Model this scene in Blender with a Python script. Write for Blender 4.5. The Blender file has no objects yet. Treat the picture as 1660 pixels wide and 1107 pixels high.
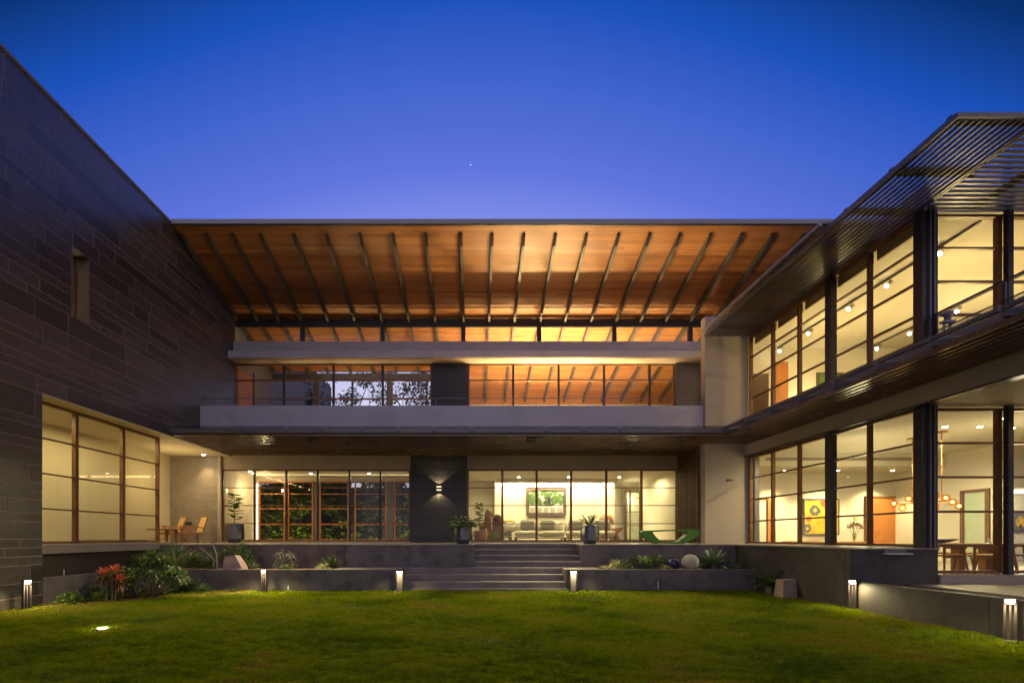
import bpy, math, random
import numpy as np
from mathutils import Vector, Matrix
R = math.radians
random.seed(7)
rng = np.random.default_rng(7)
scene = bpy.context.scene

# ------------------------------------------------------------------ camera
cam_data = bpy.data.cameras.new("camera")
cam = bpy.data.objects.new("camera", cam_data)
scene.collection.objects.link(cam)
scene.camera = cam
cam.location = (0, 0, 1.5)
cam.rotation_euler = (R(90), 0, 0)
cam_data.sensor_width = 36
cam_data.lens = 36 * 800 / 1660
cam_data.shift_x = (830 - 769) / 1660
cam_data.shift_y = (870 - 553.5) / 1660
cam_data.clip_start = 0.05
cam_data.clip_end = 2000

# ------------------------------------------------------------------ render
scene.view_settings.view_transform = 'Standard'
scene.view_settings.look = 'None'
scene.view_settings.exposure = 0.0
scene.view_settings.gamma = 1.0
scene.view_settings.use_curve_mapping = False
scene.render.engine = 'CYCLES'
cy = scene.cycles
cy.use_denoising = True
cy.max_bounces = 7
cy.diffuse_bounces = 4
cy.glossy_bounces = 3
cy.transmission_bounces = 4
cy.transparent_max_bounces = 28
cy.sample_clamp_indirect = 3.0
cy.sample_clamp_direct = 0.0
cy.caustics_reflective = False
cy.caustics_refractive = False

# ------------------------------------------------------------------ dusk sky
world = bpy.data.worlds.new("World")
scene.world = world
world.use_nodes = True
wn = world.node_tree
wn.nodes.clear()
def W(t, **k):
    n = wn.nodes.new(t)
    for a, b in k.items(): setattr(n, a, b)
    return n
def wmath(op, a, b=None, c=None):
    n = W('ShaderNodeMath', operation=op)
    for i, v in enumerate((a, b, c)):
        if v is None: continue
        if isinstance(v, (int, float)): n.inputs[i].default_value = v
        else: wn.links.new(v, n.inputs[i])
    return n.outputs[0]
tc = W('ShaderNodeTexCoord')
sep = W('ShaderNodeSeparateXYZ')
wn.links.new(tc.outputs['Generated'], sep.inputs[0])
dx, dy, dz = sep.outputs
t = wmath('ADD', dz, wmath('MULTIPLY', wmath('MULTIPLY', dx, dx), 0.6))
ramp = W('ShaderNodeValToRGB')
wn.links.new(t, ramp.inputs[0])
stops = [(0.0, (.30, .29, .42)), (.26, (.80, .78, 1.05)), (.33, (.64, .64, 1.0)), (.44, (.34, .38, .92)), (.54, (.205, .26, .80)),
         (.60, (.110, .175, .72)), (.68, (.050, .125, .60)), (.74, (.009, .080, .49)), (.80, (.0005, .028, .155)), (1.0, (.0005, .016, .08))]
cr = ramp.color_ramp
while len(cr.elements) < len(stops): cr.elements.new(0.5)
for e, (p, c) in zip(cr.elements, stops):
    e.position = p
    e.color = (*c, 1)
# the sky opposite the afterglow: muted mauve twilight
back = W('ShaderNodeValToRGB')
wn.links.new(dz, back.inputs[0])
bs = [(0.0, (.50, .44, .52)), (.3, (.62, .55, .72)), (.7, (.26, .26, .48)), (1.0, (.02, .035, .12))]
while len(back.color_ramp.elements) < len(bs): back.color_ramp.elements.new(0.5)
for e, (p, c) in zip(back.color_ramp.elements, bs):
    e.position = p
    e.color = (*c, 1)
fac = W('ShaderNodeMapRange', interpolation_type='SMOOTHSTEP')
wn.links.new(dy, fac.inputs['Value'])
fac.inputs['From Min'].default_value = 0.25
fac.inputs['From Max'].default_value = -0.35
mx = W('ShaderNodeMix', data_type='RGBA')
wn.links.new(fac.outputs[0], mx.inputs['Factor'])
wn.links.new(ramp.outputs[0], mx.inputs['A'])
wn.links.new(back.outputs[0], mx.inputs['B'])
gnd = W('ShaderNodeMapRange')
wn.links.new(dz, gnd.inputs['Value'])
gnd.inputs['From Min'].default_value = -0.06
gnd.inputs['From Max'].default_value = 0.0
mg = W('ShaderNodeMix', data_type='RGBA')
wn.links.new(gnd.outputs[0], mg.inputs['Factor'])
mg.inputs['A'].default_value = (.01, .01, .015, 1)
wn.links.new(mx.outputs['Result'], mg.inputs['B'])
bg = W('ShaderNodeBackground')
wn.links.new(mg.outputs['Result'], bg.inputs['Color'])
bg.inputs['Strength'].default_value = 1.0
sky = W('ShaderNodeTexSky', sky_type='NISHITA')
sky.sun_disc = False
sky.sun_elevation = R(-3)
sky.sun_rotation = 0
bg2 = W('ShaderNodeBackground')
bg2.inputs['Strength'].default_value = 0.05
wn.links.new(sky.outputs[0], bg2.inputs['Color'])
addw = W('ShaderNodeAddShader')
wn.links.new(bg.outputs[0], addw.inputs[0])
wn.links.new(bg2.outputs[0], addw.inputs[1])
wo = W('ShaderNodeOutputWorld')
wn.links.new(addw.outputs[0], wo.inputs['Surface'])

# ------------------------------------------------------------------ materials
MATS = {}
def new_mat(name):
    m = bpy.data.materials.new(name)
    m.use_nodes = True
    m.node_tree.nodes.clear()
    MATS[name] = m
    return m
def surf(name, base, rough=0.6, var=0.15, scale=3.0, bump=0.0, bscale=20.0, metal=0.0, obj_var=0.0, streak=None, spec=0.5,
         emit=None, estr=0.0, second=None, sec_scale=1.2, sec_amt=0.0, coat=0.0, trans=0.0):
    """principled surface with object-to-object variation, mottling, optional streaks and relief"""
    m = new_mat(name)
    nt = m.node_tree
    N, L = nt.nodes, nt.links
    out = N.new('ShaderNodeOutputMaterial')
    p = N.new('ShaderNodeBsdfPrincipled')
    L.new(p.outputs[0], out.inputs[0])
    p.inputs['Roughness'].default_value = rough
    p.inputs['Metallic'].default_value = metal
    p.inputs['Specular IOR Level'].default_value = spec
    if coat: p.inputs['Coat Weight'].default_value = coat; p.inputs['Coat Roughness'].default_value = .28 if name == 'stone' else .1
    geo = N.new('ShaderNodeNewGeometry')
    pos = geo.outputs['Position']
    def mapped(sc):
        mp = N.new('ShaderNodeMapping')
        mp.inputs['Scale'].default_value = sc
        L.new(pos, mp.inputs['Vector'])
        return mp.outputs[0]
    def noise(vec, s, d=5.0, rgh=0.6):
        n = N.new('ShaderNodeTexNoise')
        n.inputs['Scale'].default_value = s
        n.inputs['Detail'].default_value = d
        n.inputs['Roughness'].default_value = rgh
        L.new(vec, n.inputs['Vector'])
        return n.outputs[0]
    f1 = noise(pos, scale)
    if streak:
        f2 = noise(mapped(streak), 1.0, 4)
        mxn = N.new('ShaderNodeMath'); mxn.operation = 'ADD'
        L.new(f1, mxn.inputs[0]); L.new(f2, mxn.inputs[1])
        hf = N.new('ShaderNodeMath'); hf.operation = 'MULTIPLY'; hf.inputs[1].default_value = .5
        L.new(mxn.outputs[0], hf.inputs[0])
        f1 = hf.outputs[0]
    mr = N.new('ShaderNodeMapRange')
    mr.inputs['From Min'].default_value = .25; mr.inputs['From Max'].default_value = .75
    mr.inputs['To Min'].default_value = 1 - var; mr.inputs['To Max'].default_value = 1 + var
    L.new(f1, mr.inputs['Value'])
    val = mr.outputs[0]
    if obj_var:
        oi = N.new('ShaderNodeObjectInfo')
        mo = N.new('ShaderNodeMapRange')
        mo.inputs['To Min'].default_value = 1 - obj_var; mo.inputs['To Max'].default_value = 1 + obj_var
        L.new(oi.outputs['Random'], mo.inputs['Value'])
        mu = N.new('ShaderNodeMath'); mu.operation = 'MULTIPLY'
        L.new(val, mu.inputs[0]); L.new(mo.outputs[0], mu.inputs[1])
        val = mu.outputs[0]
    col = N.new('ShaderNodeVectorMath'); col.operation = 'SCALE'
    col.inputs[0].default_value = base
    L.new(val, col.inputs['Scale'])
    cout = col.outputs[0]
    if second:
        fs = noise(pos, sec_scale, 6)
        ms = N.new('ShaderNodeMapRange')
        ms.inputs['From Min'].default_value = .5; ms.inputs['From Max'].default_value = .68
        ms.inputs['To Max'].default_value = sec_amt
        L.new(fs, ms.inputs['Value'])
        mc = N.new('ShaderNodeMix'); mc.data_type = 'RGBA'
        L.new(ms.outputs[0], mc.inputs['Factor'])
        L.new(cout, mc.inputs['A'])
        mc.inputs['B'].default_value = (*second, 1)
        cout = mc.outputs['Result']
    L.new(cout, p.inputs['Base Color'])
    rr = N.new('ShaderNodeMapRange')
    rr.inputs['To Min'].default_value = max(rough - .1, .03); rr.inputs['To Max'].default_value = min(rough + .1, 1)
    L.new(f1, rr.inputs['Value'])
    L.new(rr.outputs[0], p.inputs['Roughness'])
    if bump:
        fb = noise(mapped(streak) if streak and bscale < 0 else pos, abs(bscale), 6)
        b = N.new('ShaderNodeBump')
        b.inputs['Strength'].default_value = bump
        b.inputs['Distance'].default_value = 0.01
        L.new(fb, b.inputs['Height'])
        L.new(b.outputs[0], p.inputs['Normal'])
    if emit:
        p.inputs['Emission Color'].default_value = (*emit, 1)
        p.inputs['Emission Strength'].default_value = estr
    if trans:
        tr = N.new('ShaderNodeBsdfTranslucent')
        L.new(cout, tr.inputs[0])
        ms2 = N.new('ShaderNodeMixShader'); ms2.inputs[0].default_value = trans
        L.new(p.outputs[0], ms2.inputs[1]); L.new(tr.outputs[0], ms2.inputs[2])
        L.new(ms2.outputs[0], out.inputs[0])
    return m
def glow(name, col, s):
    m = new_mat(name)
    nt = m.node_tree
    out = nt.nodes.new('ShaderNodeOutputMaterial')
    e = nt.nodes.new('ShaderNodeEmission')
    e.inputs[0].default_value = (*col, 1); e.inputs[1].default_value = s
    nt.links.new(e.outputs[0], out.inputs[0])
    return m
def glass(name, tint=(.96, .97, .95), refl=1.0, rough=0.0):
    m = new_mat(name)
    nt = m.node_tree
    N, L = nt.nodes, nt.links
    out = N.new('ShaderNodeOutputMaterial')
    tr = N.new('ShaderNodeBsdfTransparent'); tr.inputs[0].default_value = (*tint, 1)
    gl = N.new('ShaderNodeBsdfGlossy'); gl.inputs['Roughness'].default_value = rough
    fr = N.new('ShaderNodeFresnel'); fr.inputs[0].default_value = 1.45
    mu = N.new('ShaderNodeMath'); mu.operation = 'MULTIPLY'; mu.inputs[1].default_value = refl
    L.new(fr.outputs[0], mu.inputs[0])
    geo = N.new('ShaderNodeNewGeometry')
    inv = N.new('ShaderNodeMath'); inv.operation = 'SUBTRACT'; inv.inputs[0].default_value = 1.0
    L.new(geo.outputs['Backfacing'], inv.inputs[1])
    mf = N.new('ShaderNodeMath'); mf.operation = 'MULTIPLY'
    L.new(mu.outputs[0], mf.inputs[0]); L.new(inv.outputs[0], mf.inputs[1])
    mu = mf
    mi = N.new('ShaderNodeMixShader')
    L.new(mu.outputs[0], mi.inputs[0]); L.new(tr.outputs[0], mi.inputs[1]); L.new(gl.outputs[0], mi.inputs[2])
    L.new(mi.outputs[0], out.inputs[0])
    return m

surf('stone', (.048, .038, .037), .34, .6, 7.0, .6, 60, obj_var=.58, coat=.2, spec=.8, streak=(1.5, 1.5, 6), second=(.12, .10, .095), sec_scale=14, sec_amt=.5)
surf('stone_dark', (.035, .031, .030), .40, .3, 6.0, .35, 60, obj_var=.25, second=(.075, .07, .06), sec_scale=18, sec_amt=.5)
surf('stone_porch', (.24, .20, .16), .6, .22, 4.0, .3, 50, obj_var=.12, second=(.3, .26, .2), sec_scale=10, sec_amt=.4)
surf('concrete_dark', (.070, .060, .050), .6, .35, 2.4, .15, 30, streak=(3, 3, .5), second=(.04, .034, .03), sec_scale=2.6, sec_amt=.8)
surf('panel_grey', (.11, .10, .11), .6, .12, 3)
surf('mortar_dark', (.13, .115, .10), .8, .2, 8)
surf('coping_stone', (.17, .13, .11), .6, .15, 4)
surf('mortar', (.34, .29, .27), .8, .2, 8)
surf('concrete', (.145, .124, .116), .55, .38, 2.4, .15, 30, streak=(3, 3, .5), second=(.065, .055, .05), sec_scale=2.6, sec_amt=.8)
surf('step_stone', (.22, .19, .17), .42, .32, 2.5, .12, 40, obj_var=.06, second=(.12, .10, .10), sec_scale=5, sec_amt=.4)
surf('terrace_stone', (.36, .31, .25), .35, .12, 2.0, .1, 40, obj_var=.06)
surf('plaster', (.48, .405, .32), .75, .06, 1.2, .08, 60, second=(.38, .34, .30), sec_scale=1.1, sec_amt=.35)
surf('plaster_grey', (.52, .48, .52), .7, .05, 1.0, .05, 60, second=(.30, .28, .29), sec_scale=1.4, sec_amt=.3)
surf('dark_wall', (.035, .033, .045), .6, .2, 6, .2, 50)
surf('brown_wall', (.050, .036, .026), .6, .2, 2)
surf('cream', (.72, .66, .52), .8, .03, 1.0)
surf('cream_warm', (.62, .54, .36), .8, .04, 1.0)
surf('ceiling', (.74, .70, .58), .85, .02, 1.0)
surf('metal', (.030, .024, .024), .38, .1, 4, spec=.5)
surf('steel', (.16, .15, .16), .4, .1, 5, metal=.3)
surf('fascia_metal', (.34, .32, .34), .5, .05, 3)
surf('frame_wood', (.20, .085, .032), .42, .2, 4, streak=(2, 2, 30), spec=.4)
surf('slat', (.15, .088, .052), .26, .2, 3, obj_var=.12, streak=(1, 1, 20), spec=.6)
surf('pergola_slat', (.075, .048, .034), .35, .2, 3, obj_var=.12, streak=(1, 1, 20), spec=.5)
surf('rib', (.085, .074, .066), .45, .12, 4)
surf('orange_wood', (.50, .19, .05), .45, .22, 2, streak=(18, 18, 1.2), spec=.4)
surf('teak', (.40, .19, .06), .45, .25, 6, streak=(10, 10, 4))
surf('cane', (.72, .50, .20), .7, .12, 40, .4, 120)
surf('dark_teak', (.16, .08, .035), .45, .25, 6, streak=(10, 4, 10))
surf('sofa_cloth', (.58, .52, .40), .9, .08, 8, .3, 200)
surf('grey_cloth', (.26, .25, .22), .95, .12, 10, .3, 200)
surf('throw_cloth', (.52, .36, .12), .95, .2, 14, .3, 160)
surf('carved_wood', (.33, .17, .07), .6, .35, 12, .5, 30)
surf('clay_pot', (.45, .25, .10), .6, .15, 5, .2, 30)
surf('glaze_pot', (.075, .075, .085), .16, .12, 4, spec=.8, coat=.4)
surf('green_paint', (.045, .16, .012), .5, .08, 5, spec=.6)
surf('green_paint_dark', (.03, .11, .01), .35, .08, 5)
surf('soil', (.26, .11, .04), .95, .35, 8, .8, 30)
surf('rock_pink', (.40, .27, .25), .85, .25, 5, .8, 16, second=(.28, .2, .19), sec_scale=6, sec_amt=.7)
surf('pebble', (.36, .27, .22), .7, .2, 9, .3, 30, obj_var=.2)
surf('ball_stone', (.50, .44, .34), .75, .12, 6, .3, 30, second=(.30, .25, .19), sec_scale=7, sec_amt=.7)
surf('ball_blue', (.020, .016, .060), .25, .3, 20, spec=.6)
surf('block_stone', (.34, .25, .16), .8, .25, 6, .6, 24)
surf('leaf_green', (.12, .20, .035), .5, .35, 6, obj_var=.2, trans=.25)
surf('leaf_dark', (.085, .145, .035), .45, .35, 6, obj_var=.2, trans=.2)
surf('leaf_bright', (.17, .30, .03), .5, .3, 6, trans=.3)
surf('leaf_agave', (.17, .25, .13), .45, .25, 8, obj_var=.25, trans=.12)
surf('leaf_variegated', (.50, .50, .22), .5, .25, 14, obj_var=.25, trans=.2)
surf('leaf_red', (.60, .12, .06), .5, .4, 9, trans=.3)
surf('leaf_bronze', (.20, .11, .045), .5, .4, 9, trans=.25)
surf('leaf_silver', (.20, .22, .16), .6, .25, 9, trans=.2)
surf('leaf_yellow', (.36, .34, .03), .5, .3, 9, trans=.3)
surf('tree_leaf', (.10, .115, .035), .6, .4, 3, trans=.3)
surf('bark', (.24, .18, .12), .9, .3, 8, .8, 20)
surf('bark_pale', (.36, .33, .31), .85, .2, 8, .5, 20)
surf('asphalt_ground', (.05, .06, .03), .9, .3, 3)
surf('paving', (.30, .25, .19), .5, .15, 2.5, .15, 30, obj_var=.08)
surf('pool_dark', (.012, .012, .014), .12, .1, 3)
surf('paper', (.78, .76, .68), .8, .03, 4)
surf('art_green', (.085, .17, .045), .8, .25, 30)
surf('art_dark', (.07, .07, .06), .8, .2, 10)
surf('art_grey', (.35, .33, .27), .8, .35, 40)
surf('art_yellow', (.75, .46, .04), .6, .3, 12, second=(.42, .20, .05), sec_scale=6, sec_amt=.8)
surf('art_red', (.45, .12, .05), .6, .3, 12)
surf('art_slate', (.10, .10, .11), .6, .3, 20)
surf('art_frame', (.10, .075, .06), .5, .2, 10)
surf('blind', (.50, .38, .24), .8, .12, 4, streak=(1, 1, 60))
surf('figure_lilac', (.26, .22, .30), .5, .1, 4)
surf('vent_grey', (.28, .24, .18), .6, .1, 4)
surf('green_glass_wall', (.52, .62, .47), .25, .04, 2)
surf('white_wash', (.70, .68, .66), .8, .05, 2)
surf('hall_concrete', (.24, .23, .26), .7, .12, 2, streak=(1, 4, 4))
glass('glass', (.95, .955, .93), 1.0)
glass('glass_canopy', (.80, .83, .86), 1.4, .03)
glass('glass_vase', (.9, .92, .88), 2.0)
glass('glass_amber', (1.0, .72, .28), 1.0)
glow('lamp_warm', (1.0, .82, .50), 3)
glow('lamp_white', (1.0, .90, .70), 60)
glow('star_glow', (1, .95, .9), 4)
glow('lamp_bulb', (1.0, .70, .25), 30)
glow('lamp_sphere', (1.0, .92, .72), 3.0)
glow('lamp_strip', (1.0, .78, .42), 5.0)

def wood_planks():
    m = new_mat('roof_planks')
    nt = m.node_tree; N, L = nt.nodes, nt.links
    out = N.new('ShaderNodeOutputMaterial'); p = N.new('ShaderNodeBsdfPrincipled')
    L.new(p.outputs[0], out.inputs[0])
    geo = N.new('ShaderNodeNewGeometry')
    sx = N.new('ShaderNodeSeparateXYZ'); L.new(geo.outputs['Position'], sx.inputs[0])
    def mth(op, a, b):
        n = N.new('ShaderNodeMath'); n.operation = op
        for i, v in enumerate((a, b)):
            if isinstance(v, (int, float)): n.inputs[i].default_value = v
            else: L.new(v, n.inputs[i])
        return n.outputs[0]
    u = mth('MULTIPLY', sx.outputs[1], 1 / .11)
    idx = mth('FLOOR', u, 0)
    fr = mth('FRACT', u, 0)
    # plank ends staggered along x
    off = N.new('ShaderNodeTexWhiteNoise'); off.noise_dimensions = '1D'; L.new(idx, off.inputs['W'])
    ux = mth('ADD', mth('MULTIPLY', sx.outputs[0], 1 / 2.7), mth('MULTIPLY', off.outputs[0], 7.0))
    cell = mth('FLOOR', ux, 0)
    cb = N.new('ShaderNodeCombineXYZ'); L.new(idx, cb.inputs[0]); L.new(cell, cb.inputs[1])
    wn2 = N.new('ShaderNodeTexWhiteNoise'); wn2.noise_dimensions = '2D'; L.new(cb.outputs[0], wn2.inputs['Vector'])
    mp = N.new('ShaderNodeMapping'); mp.inputs['Scale'].default_value = (1.2, 30, 30); L.new(geo.outputs['Position'], mp.inputs['Vector'])
    no = N.new('ShaderNodeTexNoise'); no.inputs['Scale'].default_value = 1.5; no.inputs['Detail'].default_value = 6; L.new(mp.outputs[0], no.inputs['Vector'])
    mixv = mth('ADD', mth('MULTIPLY', wn2.outputs[0], .42), mth('MULTIPLY', no.outputs[0], .7))
    rp = N.new('ShaderNodeValToRGB'); L.new(mixv, rp.inputs[0])
    rp.color_ramp.elements[0].position = .2; rp.color_ramp.elements[0].color = (.23, .078, .024, 1)
    rp.color_ramp.elements[1].position = .9; rp.color_ramp.elements[1].color = (.50, .225, .080, 1)
    edge = mth('LESS_THAN', fr, .07)
    mc = N.new('ShaderNodeMix'); mc.data_type = 'RGBA'
    L.new(mth('MULTIPLY', edge, .55), mc.inputs['Factor']); L.new(rp.outputs[0], mc.inputs['A']); mc.inputs['B'].default_value = (.06, .025, .012, 1)
    L.new(mc.outputs['Result'], p.inputs['Base Color'])
    p.inputs['Roughness'].default_value = .42
    b = N.new('ShaderNodeBump'); b.inputs['Strength'].default_value = .5; b.inputs['Distance'].default_value = .006
    L.new(mth('SUBTRACT', 1.0, edge), b.inputs['Height']); L.new(b.outputs[0], p.inputs['Normal'])
wood_planks()

def grass_mats():
    m = new_mat('grass')
    nt = m.node_tree; N, L = nt.nodes, nt.links
    out = N.new('ShaderNodeOutputMaterial'); p = N.new('ShaderNodeBsdfPrincipled')
    geo = N.new('ShaderNodeNewGeometry')
    n1 = N.new('ShaderNodeTexNoise'); n1.inputs['Scale'].default_value = .7; n1.inputs['Detail'].default_value = 5; L.new(geo.outputs['Position'], n1.inputs['Vector'])
    n2 = N.new('ShaderNodeTexNoise'); n2.inputs['Scale'].default_value = 11; n2.inputs['Detail'].default_value = 2; L.new(geo.outputs['Position'], n2.inputs['Vector'])
    ad = N.new('ShaderNodeMath'); ad.operation = 'ADD'; L.new(n1.outputs[0], ad.inputs[0])
    m2 = N.new('ShaderNodeMath'); m2.operation = 'MULTIPLY_ADD'; m2.inputs[1].default_value = .65; m2.inputs[2].default_value = -.32; L.new(n2.outputs[0], m2.inputs[0]); L.new(m2.outputs[0], ad.inputs[1])
    rp = N.new('ShaderNodeValToRGB'); L.new(ad.outputs[0], rp.inputs[0])
    e = rp.color_ramp.elements
    e[0].position = .30; e[0].color = (.075, .12, .001, 1)
    e[1].position = .58; e[1].color = (.215, .265, .002, 1)
    a = e.new(.72); a.color = (.30, .21, .03, 1)
    n3 = N.new('ShaderNodeTexNoise'); n3.inputs['Scale'].default_value = 75; n3.inputs['Detail'].default_value = 1; L.new(geo.outputs['Position'], n3.inputs['Vector'])
    mr3 = N.new('ShaderNodeMapRange'); mr3.inputs['From Min'].default_value = .3; mr3.inputs['From Max'].default_value = .7; mr3.inputs['To Min'].default_value = .35; mr3.inputs['To Max'].default_value = 1.65
    L.new(n3.outputs[0], mr3.inputs['Value'])
    sc3 = N.new('ShaderNodeVectorMath'); sc3.operation = 'SCALE'; L.new(rp.outputs[0], sc3.inputs[0]); L.new(mr3.outputs[0], sc3.inputs['Scale'])
    L.new(sc3.outputs[0], p.inputs['Base Color'])
    p.inputs['Roughness'].default_value = .6
    p.inputs['Specular IOR Level'].default_value = .12
    tr = N.new('ShaderNodeBsdfTranslucent'); L.new(rp.outputs[0], tr.inputs[0])
    ms = N.new('ShaderNodeMixShader'); ms.inputs[0].default_value = .35
    L.new(p.outputs[0], ms.inputs[1]); L.new(tr.outputs[0], ms.inputs[2]); L.new(ms.outputs[0], out.inputs[0])
grass_mats()
surf('lawn_soil', (.045, .048, .003), .9, .3, 2.0, .8, 40, spec=.05, second=(.13, .085, .04), sec_scale=1.3, sec_amt=.35)

# ------------------------------------------------------------------ helpers
WL = {}          # world location of every object made here
MC = {}          # mesh cache
def link(name, data, loc=(0, 0, 0), parent=None):
    o = bpy.data.objects.new(name, data)
    scene.collection.objects.link(o)
    loc = Vector(loc)
    if parent is not None:
        o.parent = parent
        o.location = loc - WL[parent.name]
    else:
        o.location = loc
    WL[o.name] = loc
    return o
def tag(o, label=None, cat=None, group=None, kind=None):
    if label: o['label'] = label
    if cat: o['category'] = cat
    if group: o['group'] = group
    if kind: o['kind'] = kind
    return o
def thing(name, label, cat, loc=(0, 0, 0), group=None):
    o = link(name, None, loc)
    o.empty_display_size = .2
    return tag(o, label, cat, group)
def mk(name, verts, faces, mat, smooth=False):
    me = bpy.data.meshes.new(name)
    me.from_pydata([tuple(v) for v in verts], [], faces)
    me.materials.append(MATS[mat])
    if smooth:
        me.polygons.foreach_set('use_smooth', [True] * len(me.polygons))
    me.update()
    return me
BOXF = [(0, 3, 2, 1), (4, 5, 6, 7), (0, 1, 5, 4), (1, 2, 6, 5), (2, 3, 7, 6), (3, 0, 4, 7)]
def boxverts(x0, x1, y0, y1, z0, z1):
    return [(x0, y0, z0), (x1, y0, z0), (x1, y1, z0), (x0, y1, z0), (x0, y0, z1), (x1, y0, z1), (x1, y1, z1), (x0, y1, z1)]
def bevbox(hx, hy, hz, b):
    v, f, idx = [], [], {}
    for sx in (-1, 1):
        for sy in (-1, 1):
            for sz in (-1, 1):
                for a in range(3):
                    q = [sx * (hx - b), sy * (hy - b), sz * (hz - b)]
                    q[a] = (sx * hx, sy * hy, sz * hz)[a]
                    idx[(sx, sy, sz, a)] = len(v); v.append(q)
    def F(l): f.append([idx[k] for k in l])
    for s in (-1, 1):
        F([(s, -1, -1, 0), (s, 1, -1, 0), (s, 1, 1, 0), (s, -1, 1, 0)][::s])
        F([(-1, s, -1, 1), (-1, s, 1, 1), (1, s, 1, 1), (1, s, -1, 1)][::s])
        F([(-1, -1, s, 2), (1, -1, s, 2), (1, 1, s, 2), (-1, 1, s, 2)][::s])
    for s in (-1, 1):
        for t2 in (-1, 1):
            k = s * t2
            F([(s, t2, -1, 0), (s, t2, -1, 1), (s, t2, 1, 1), (s, t2, 1, 0)][::k])
            F([(s, -1, t2, 2), (s, -1, t2, 0), (s, 1, t2, 0), (s, 1, t2, 2)][::-k])
            F([(-1, s, t2, 1), (-1, s, t2, 2), (1, s, t2, 2), (1, s, t2, 1)][::-k])
    for sx in (-1, 1):
        for sy in (-1, 1):
            for sz in (-1, 1):
                F([(sx, sy, sz, 0), (sx, sy, sz, 1), (sx, sy, sz, 2)][::sx * sy * sz])
    return v, f
def box(name, x0, x1, y0, y1, z0, z1, mat, parent=None, bev=0.0, **tg):
    c = ((x0 + x1) / 2, (y0 + y1) / 2, (z0 + z1) / 2)
    h = (abs(x1 - x0) / 2, abs(y1 - y0) / 2, abs(z1 - z0) / 2)
    bev = min(bev, min(h) * .4)
    key = (round(h[0], 4), round(h[1], 4), round(h[2], 4), mat, round(bev, 4))
    if key not in MC:
        if bev > 0: v, f = bevbox(*h, bev)
        else: v, f = boxverts(-h[0], h[0], -h[1], h[1], -h[2], h[2]), BOXF
        MC[key] = mk(name, v, f, mat)
    o = link(name, MC[key], c, parent)
    return tag(o, **tg) if tg else o
def boxes(name, lst, mat, parent=None, **tg):
    """several boxes joined in ONE mesh"""
    v, f = [], []
    for b in lst:
        k = len(v)
        v += boxverts(*b)
        f += [tuple(i + k for i in q) for q in BOXF]
    c = Vector((sum(p[0] for p in v) / len(v), sum(p[1] for p in v) / len(v), sum(p[2] for p in v) / len(v)))
    o = link(name, mk(name, [Vector(p) - c for p in v], f, mat), c, parent)
    return tag(o, **tg) if tg else o
def wmesh(name, verts, faces, mat, parent=None, smooth=False, **tg):
    """mesh from world coordinates, origin at its centre"""
    vs = [Vector(p) for p in verts]
    c = sum(vs, Vector()) / len(vs)
    o = link(name, mk(name, [p - c for p in vs], faces, mat, smooth), c, parent)
    return tag(o, **tg) if tg else o
def bar_data(p0, p1, w, h, up=(0, 0, 1), w1=None, h1=None):
    p0, p1 = Vector(p0), Vector(p1)
    d = (p1 - p0).normalized()
    s = d.cross(Vector(up))
    if s.length < 1e-4: s = d.cross(Vector((0, 1, 0)))
    s.normalize(); u = s.cross(d).normalized()
    w1 = w if w1 is None else w1; h1 = h if h1 is None else h1
    v = []
    for p, ww, hh in ((p0, w, h), (p1, w1, h1)):
        v += [p - s * ww / 2 - u * hh / 2, p + s * ww / 2 - u * hh / 2, p + s * ww / 2 + u * hh / 2, p - s * ww / 2 + u * hh / 2]
    return v, [(0, 3, 2, 1), (4, 5, 6, 7), (0, 1, 5, 4), (1, 2, 6, 5), (2, 3, 7, 6), (3, 0, 4, 7)]
def bar(name, p0, p1, w, h, mat, parent=None, up=(0, 0, 1), w1=None, h1=None):
    v, f = bar_data(p0, p1, w, h, up, w1, h1)
    return wmesh(name, v, f, mat, parent)
class MB:
    def __init__(s): s.v, s.f = [], []
    def add(s, v, f):
        k = len(s.v); s.v += [Vector(p) for p in v]; s.f += [tuple(i + k for i in q) for q in f]; return s
    def bar(s, *a, **k): return s.add(*bar_data(*a, **k))
    def box(s, *b): return s.add(boxverts(*b), BOXF)
    def build(s, name, mat, parent=None, smooth=False, **tg): return wmesh(name, s.v, s.f, mat, parent, smooth, **tg)
def tube_data(pts, rad, n=8, squash=1.0):
    pts = [Vector(p) for p in pts]
    v, f = [], []
    ref = Vector((0, 0, 1))
    for i, p in enumerate(pts):
        a = pts[max(i - 1, 0)]; b = pts[min(i + 1, len(pts) - 1)]
        d = (b - a).normalized()
        s = d.cross(ref)
        if s.length < .1: s = d.cross(Vector((0, 1, 0)))
        s.normalize(); u = s.cross(d)
        for k in range(n):
            an = 2 * math.pi * k / n
            v.append(p + s * math.cos(an) * rad[i] + u * math.sin(an) * rad[i] * squash)
    for i in range(len(pts) - 1):
        for k in range(n):
            k2 = (k + 1) % n
            f.append((i * n + k, i * n + k2, (i + 1) * n + k2, (i + 1) * n + k))
    f.append(tuple(range(n))[::-1]); f.append(tuple(range((len(pts) - 1) * n, len(pts) * n)))
    return v, f
def tube(name, pts, rad, mat, parent=None, n=8, smooth=True, squash=1.0, **tg):
    if isinstance(rad, (int, float)): rad = [rad] * len(pts)
    v, f = tube_data(pts, rad, n, squash)
    return wmesh(name, v, f, mat, parent, smooth, **tg)
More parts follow.
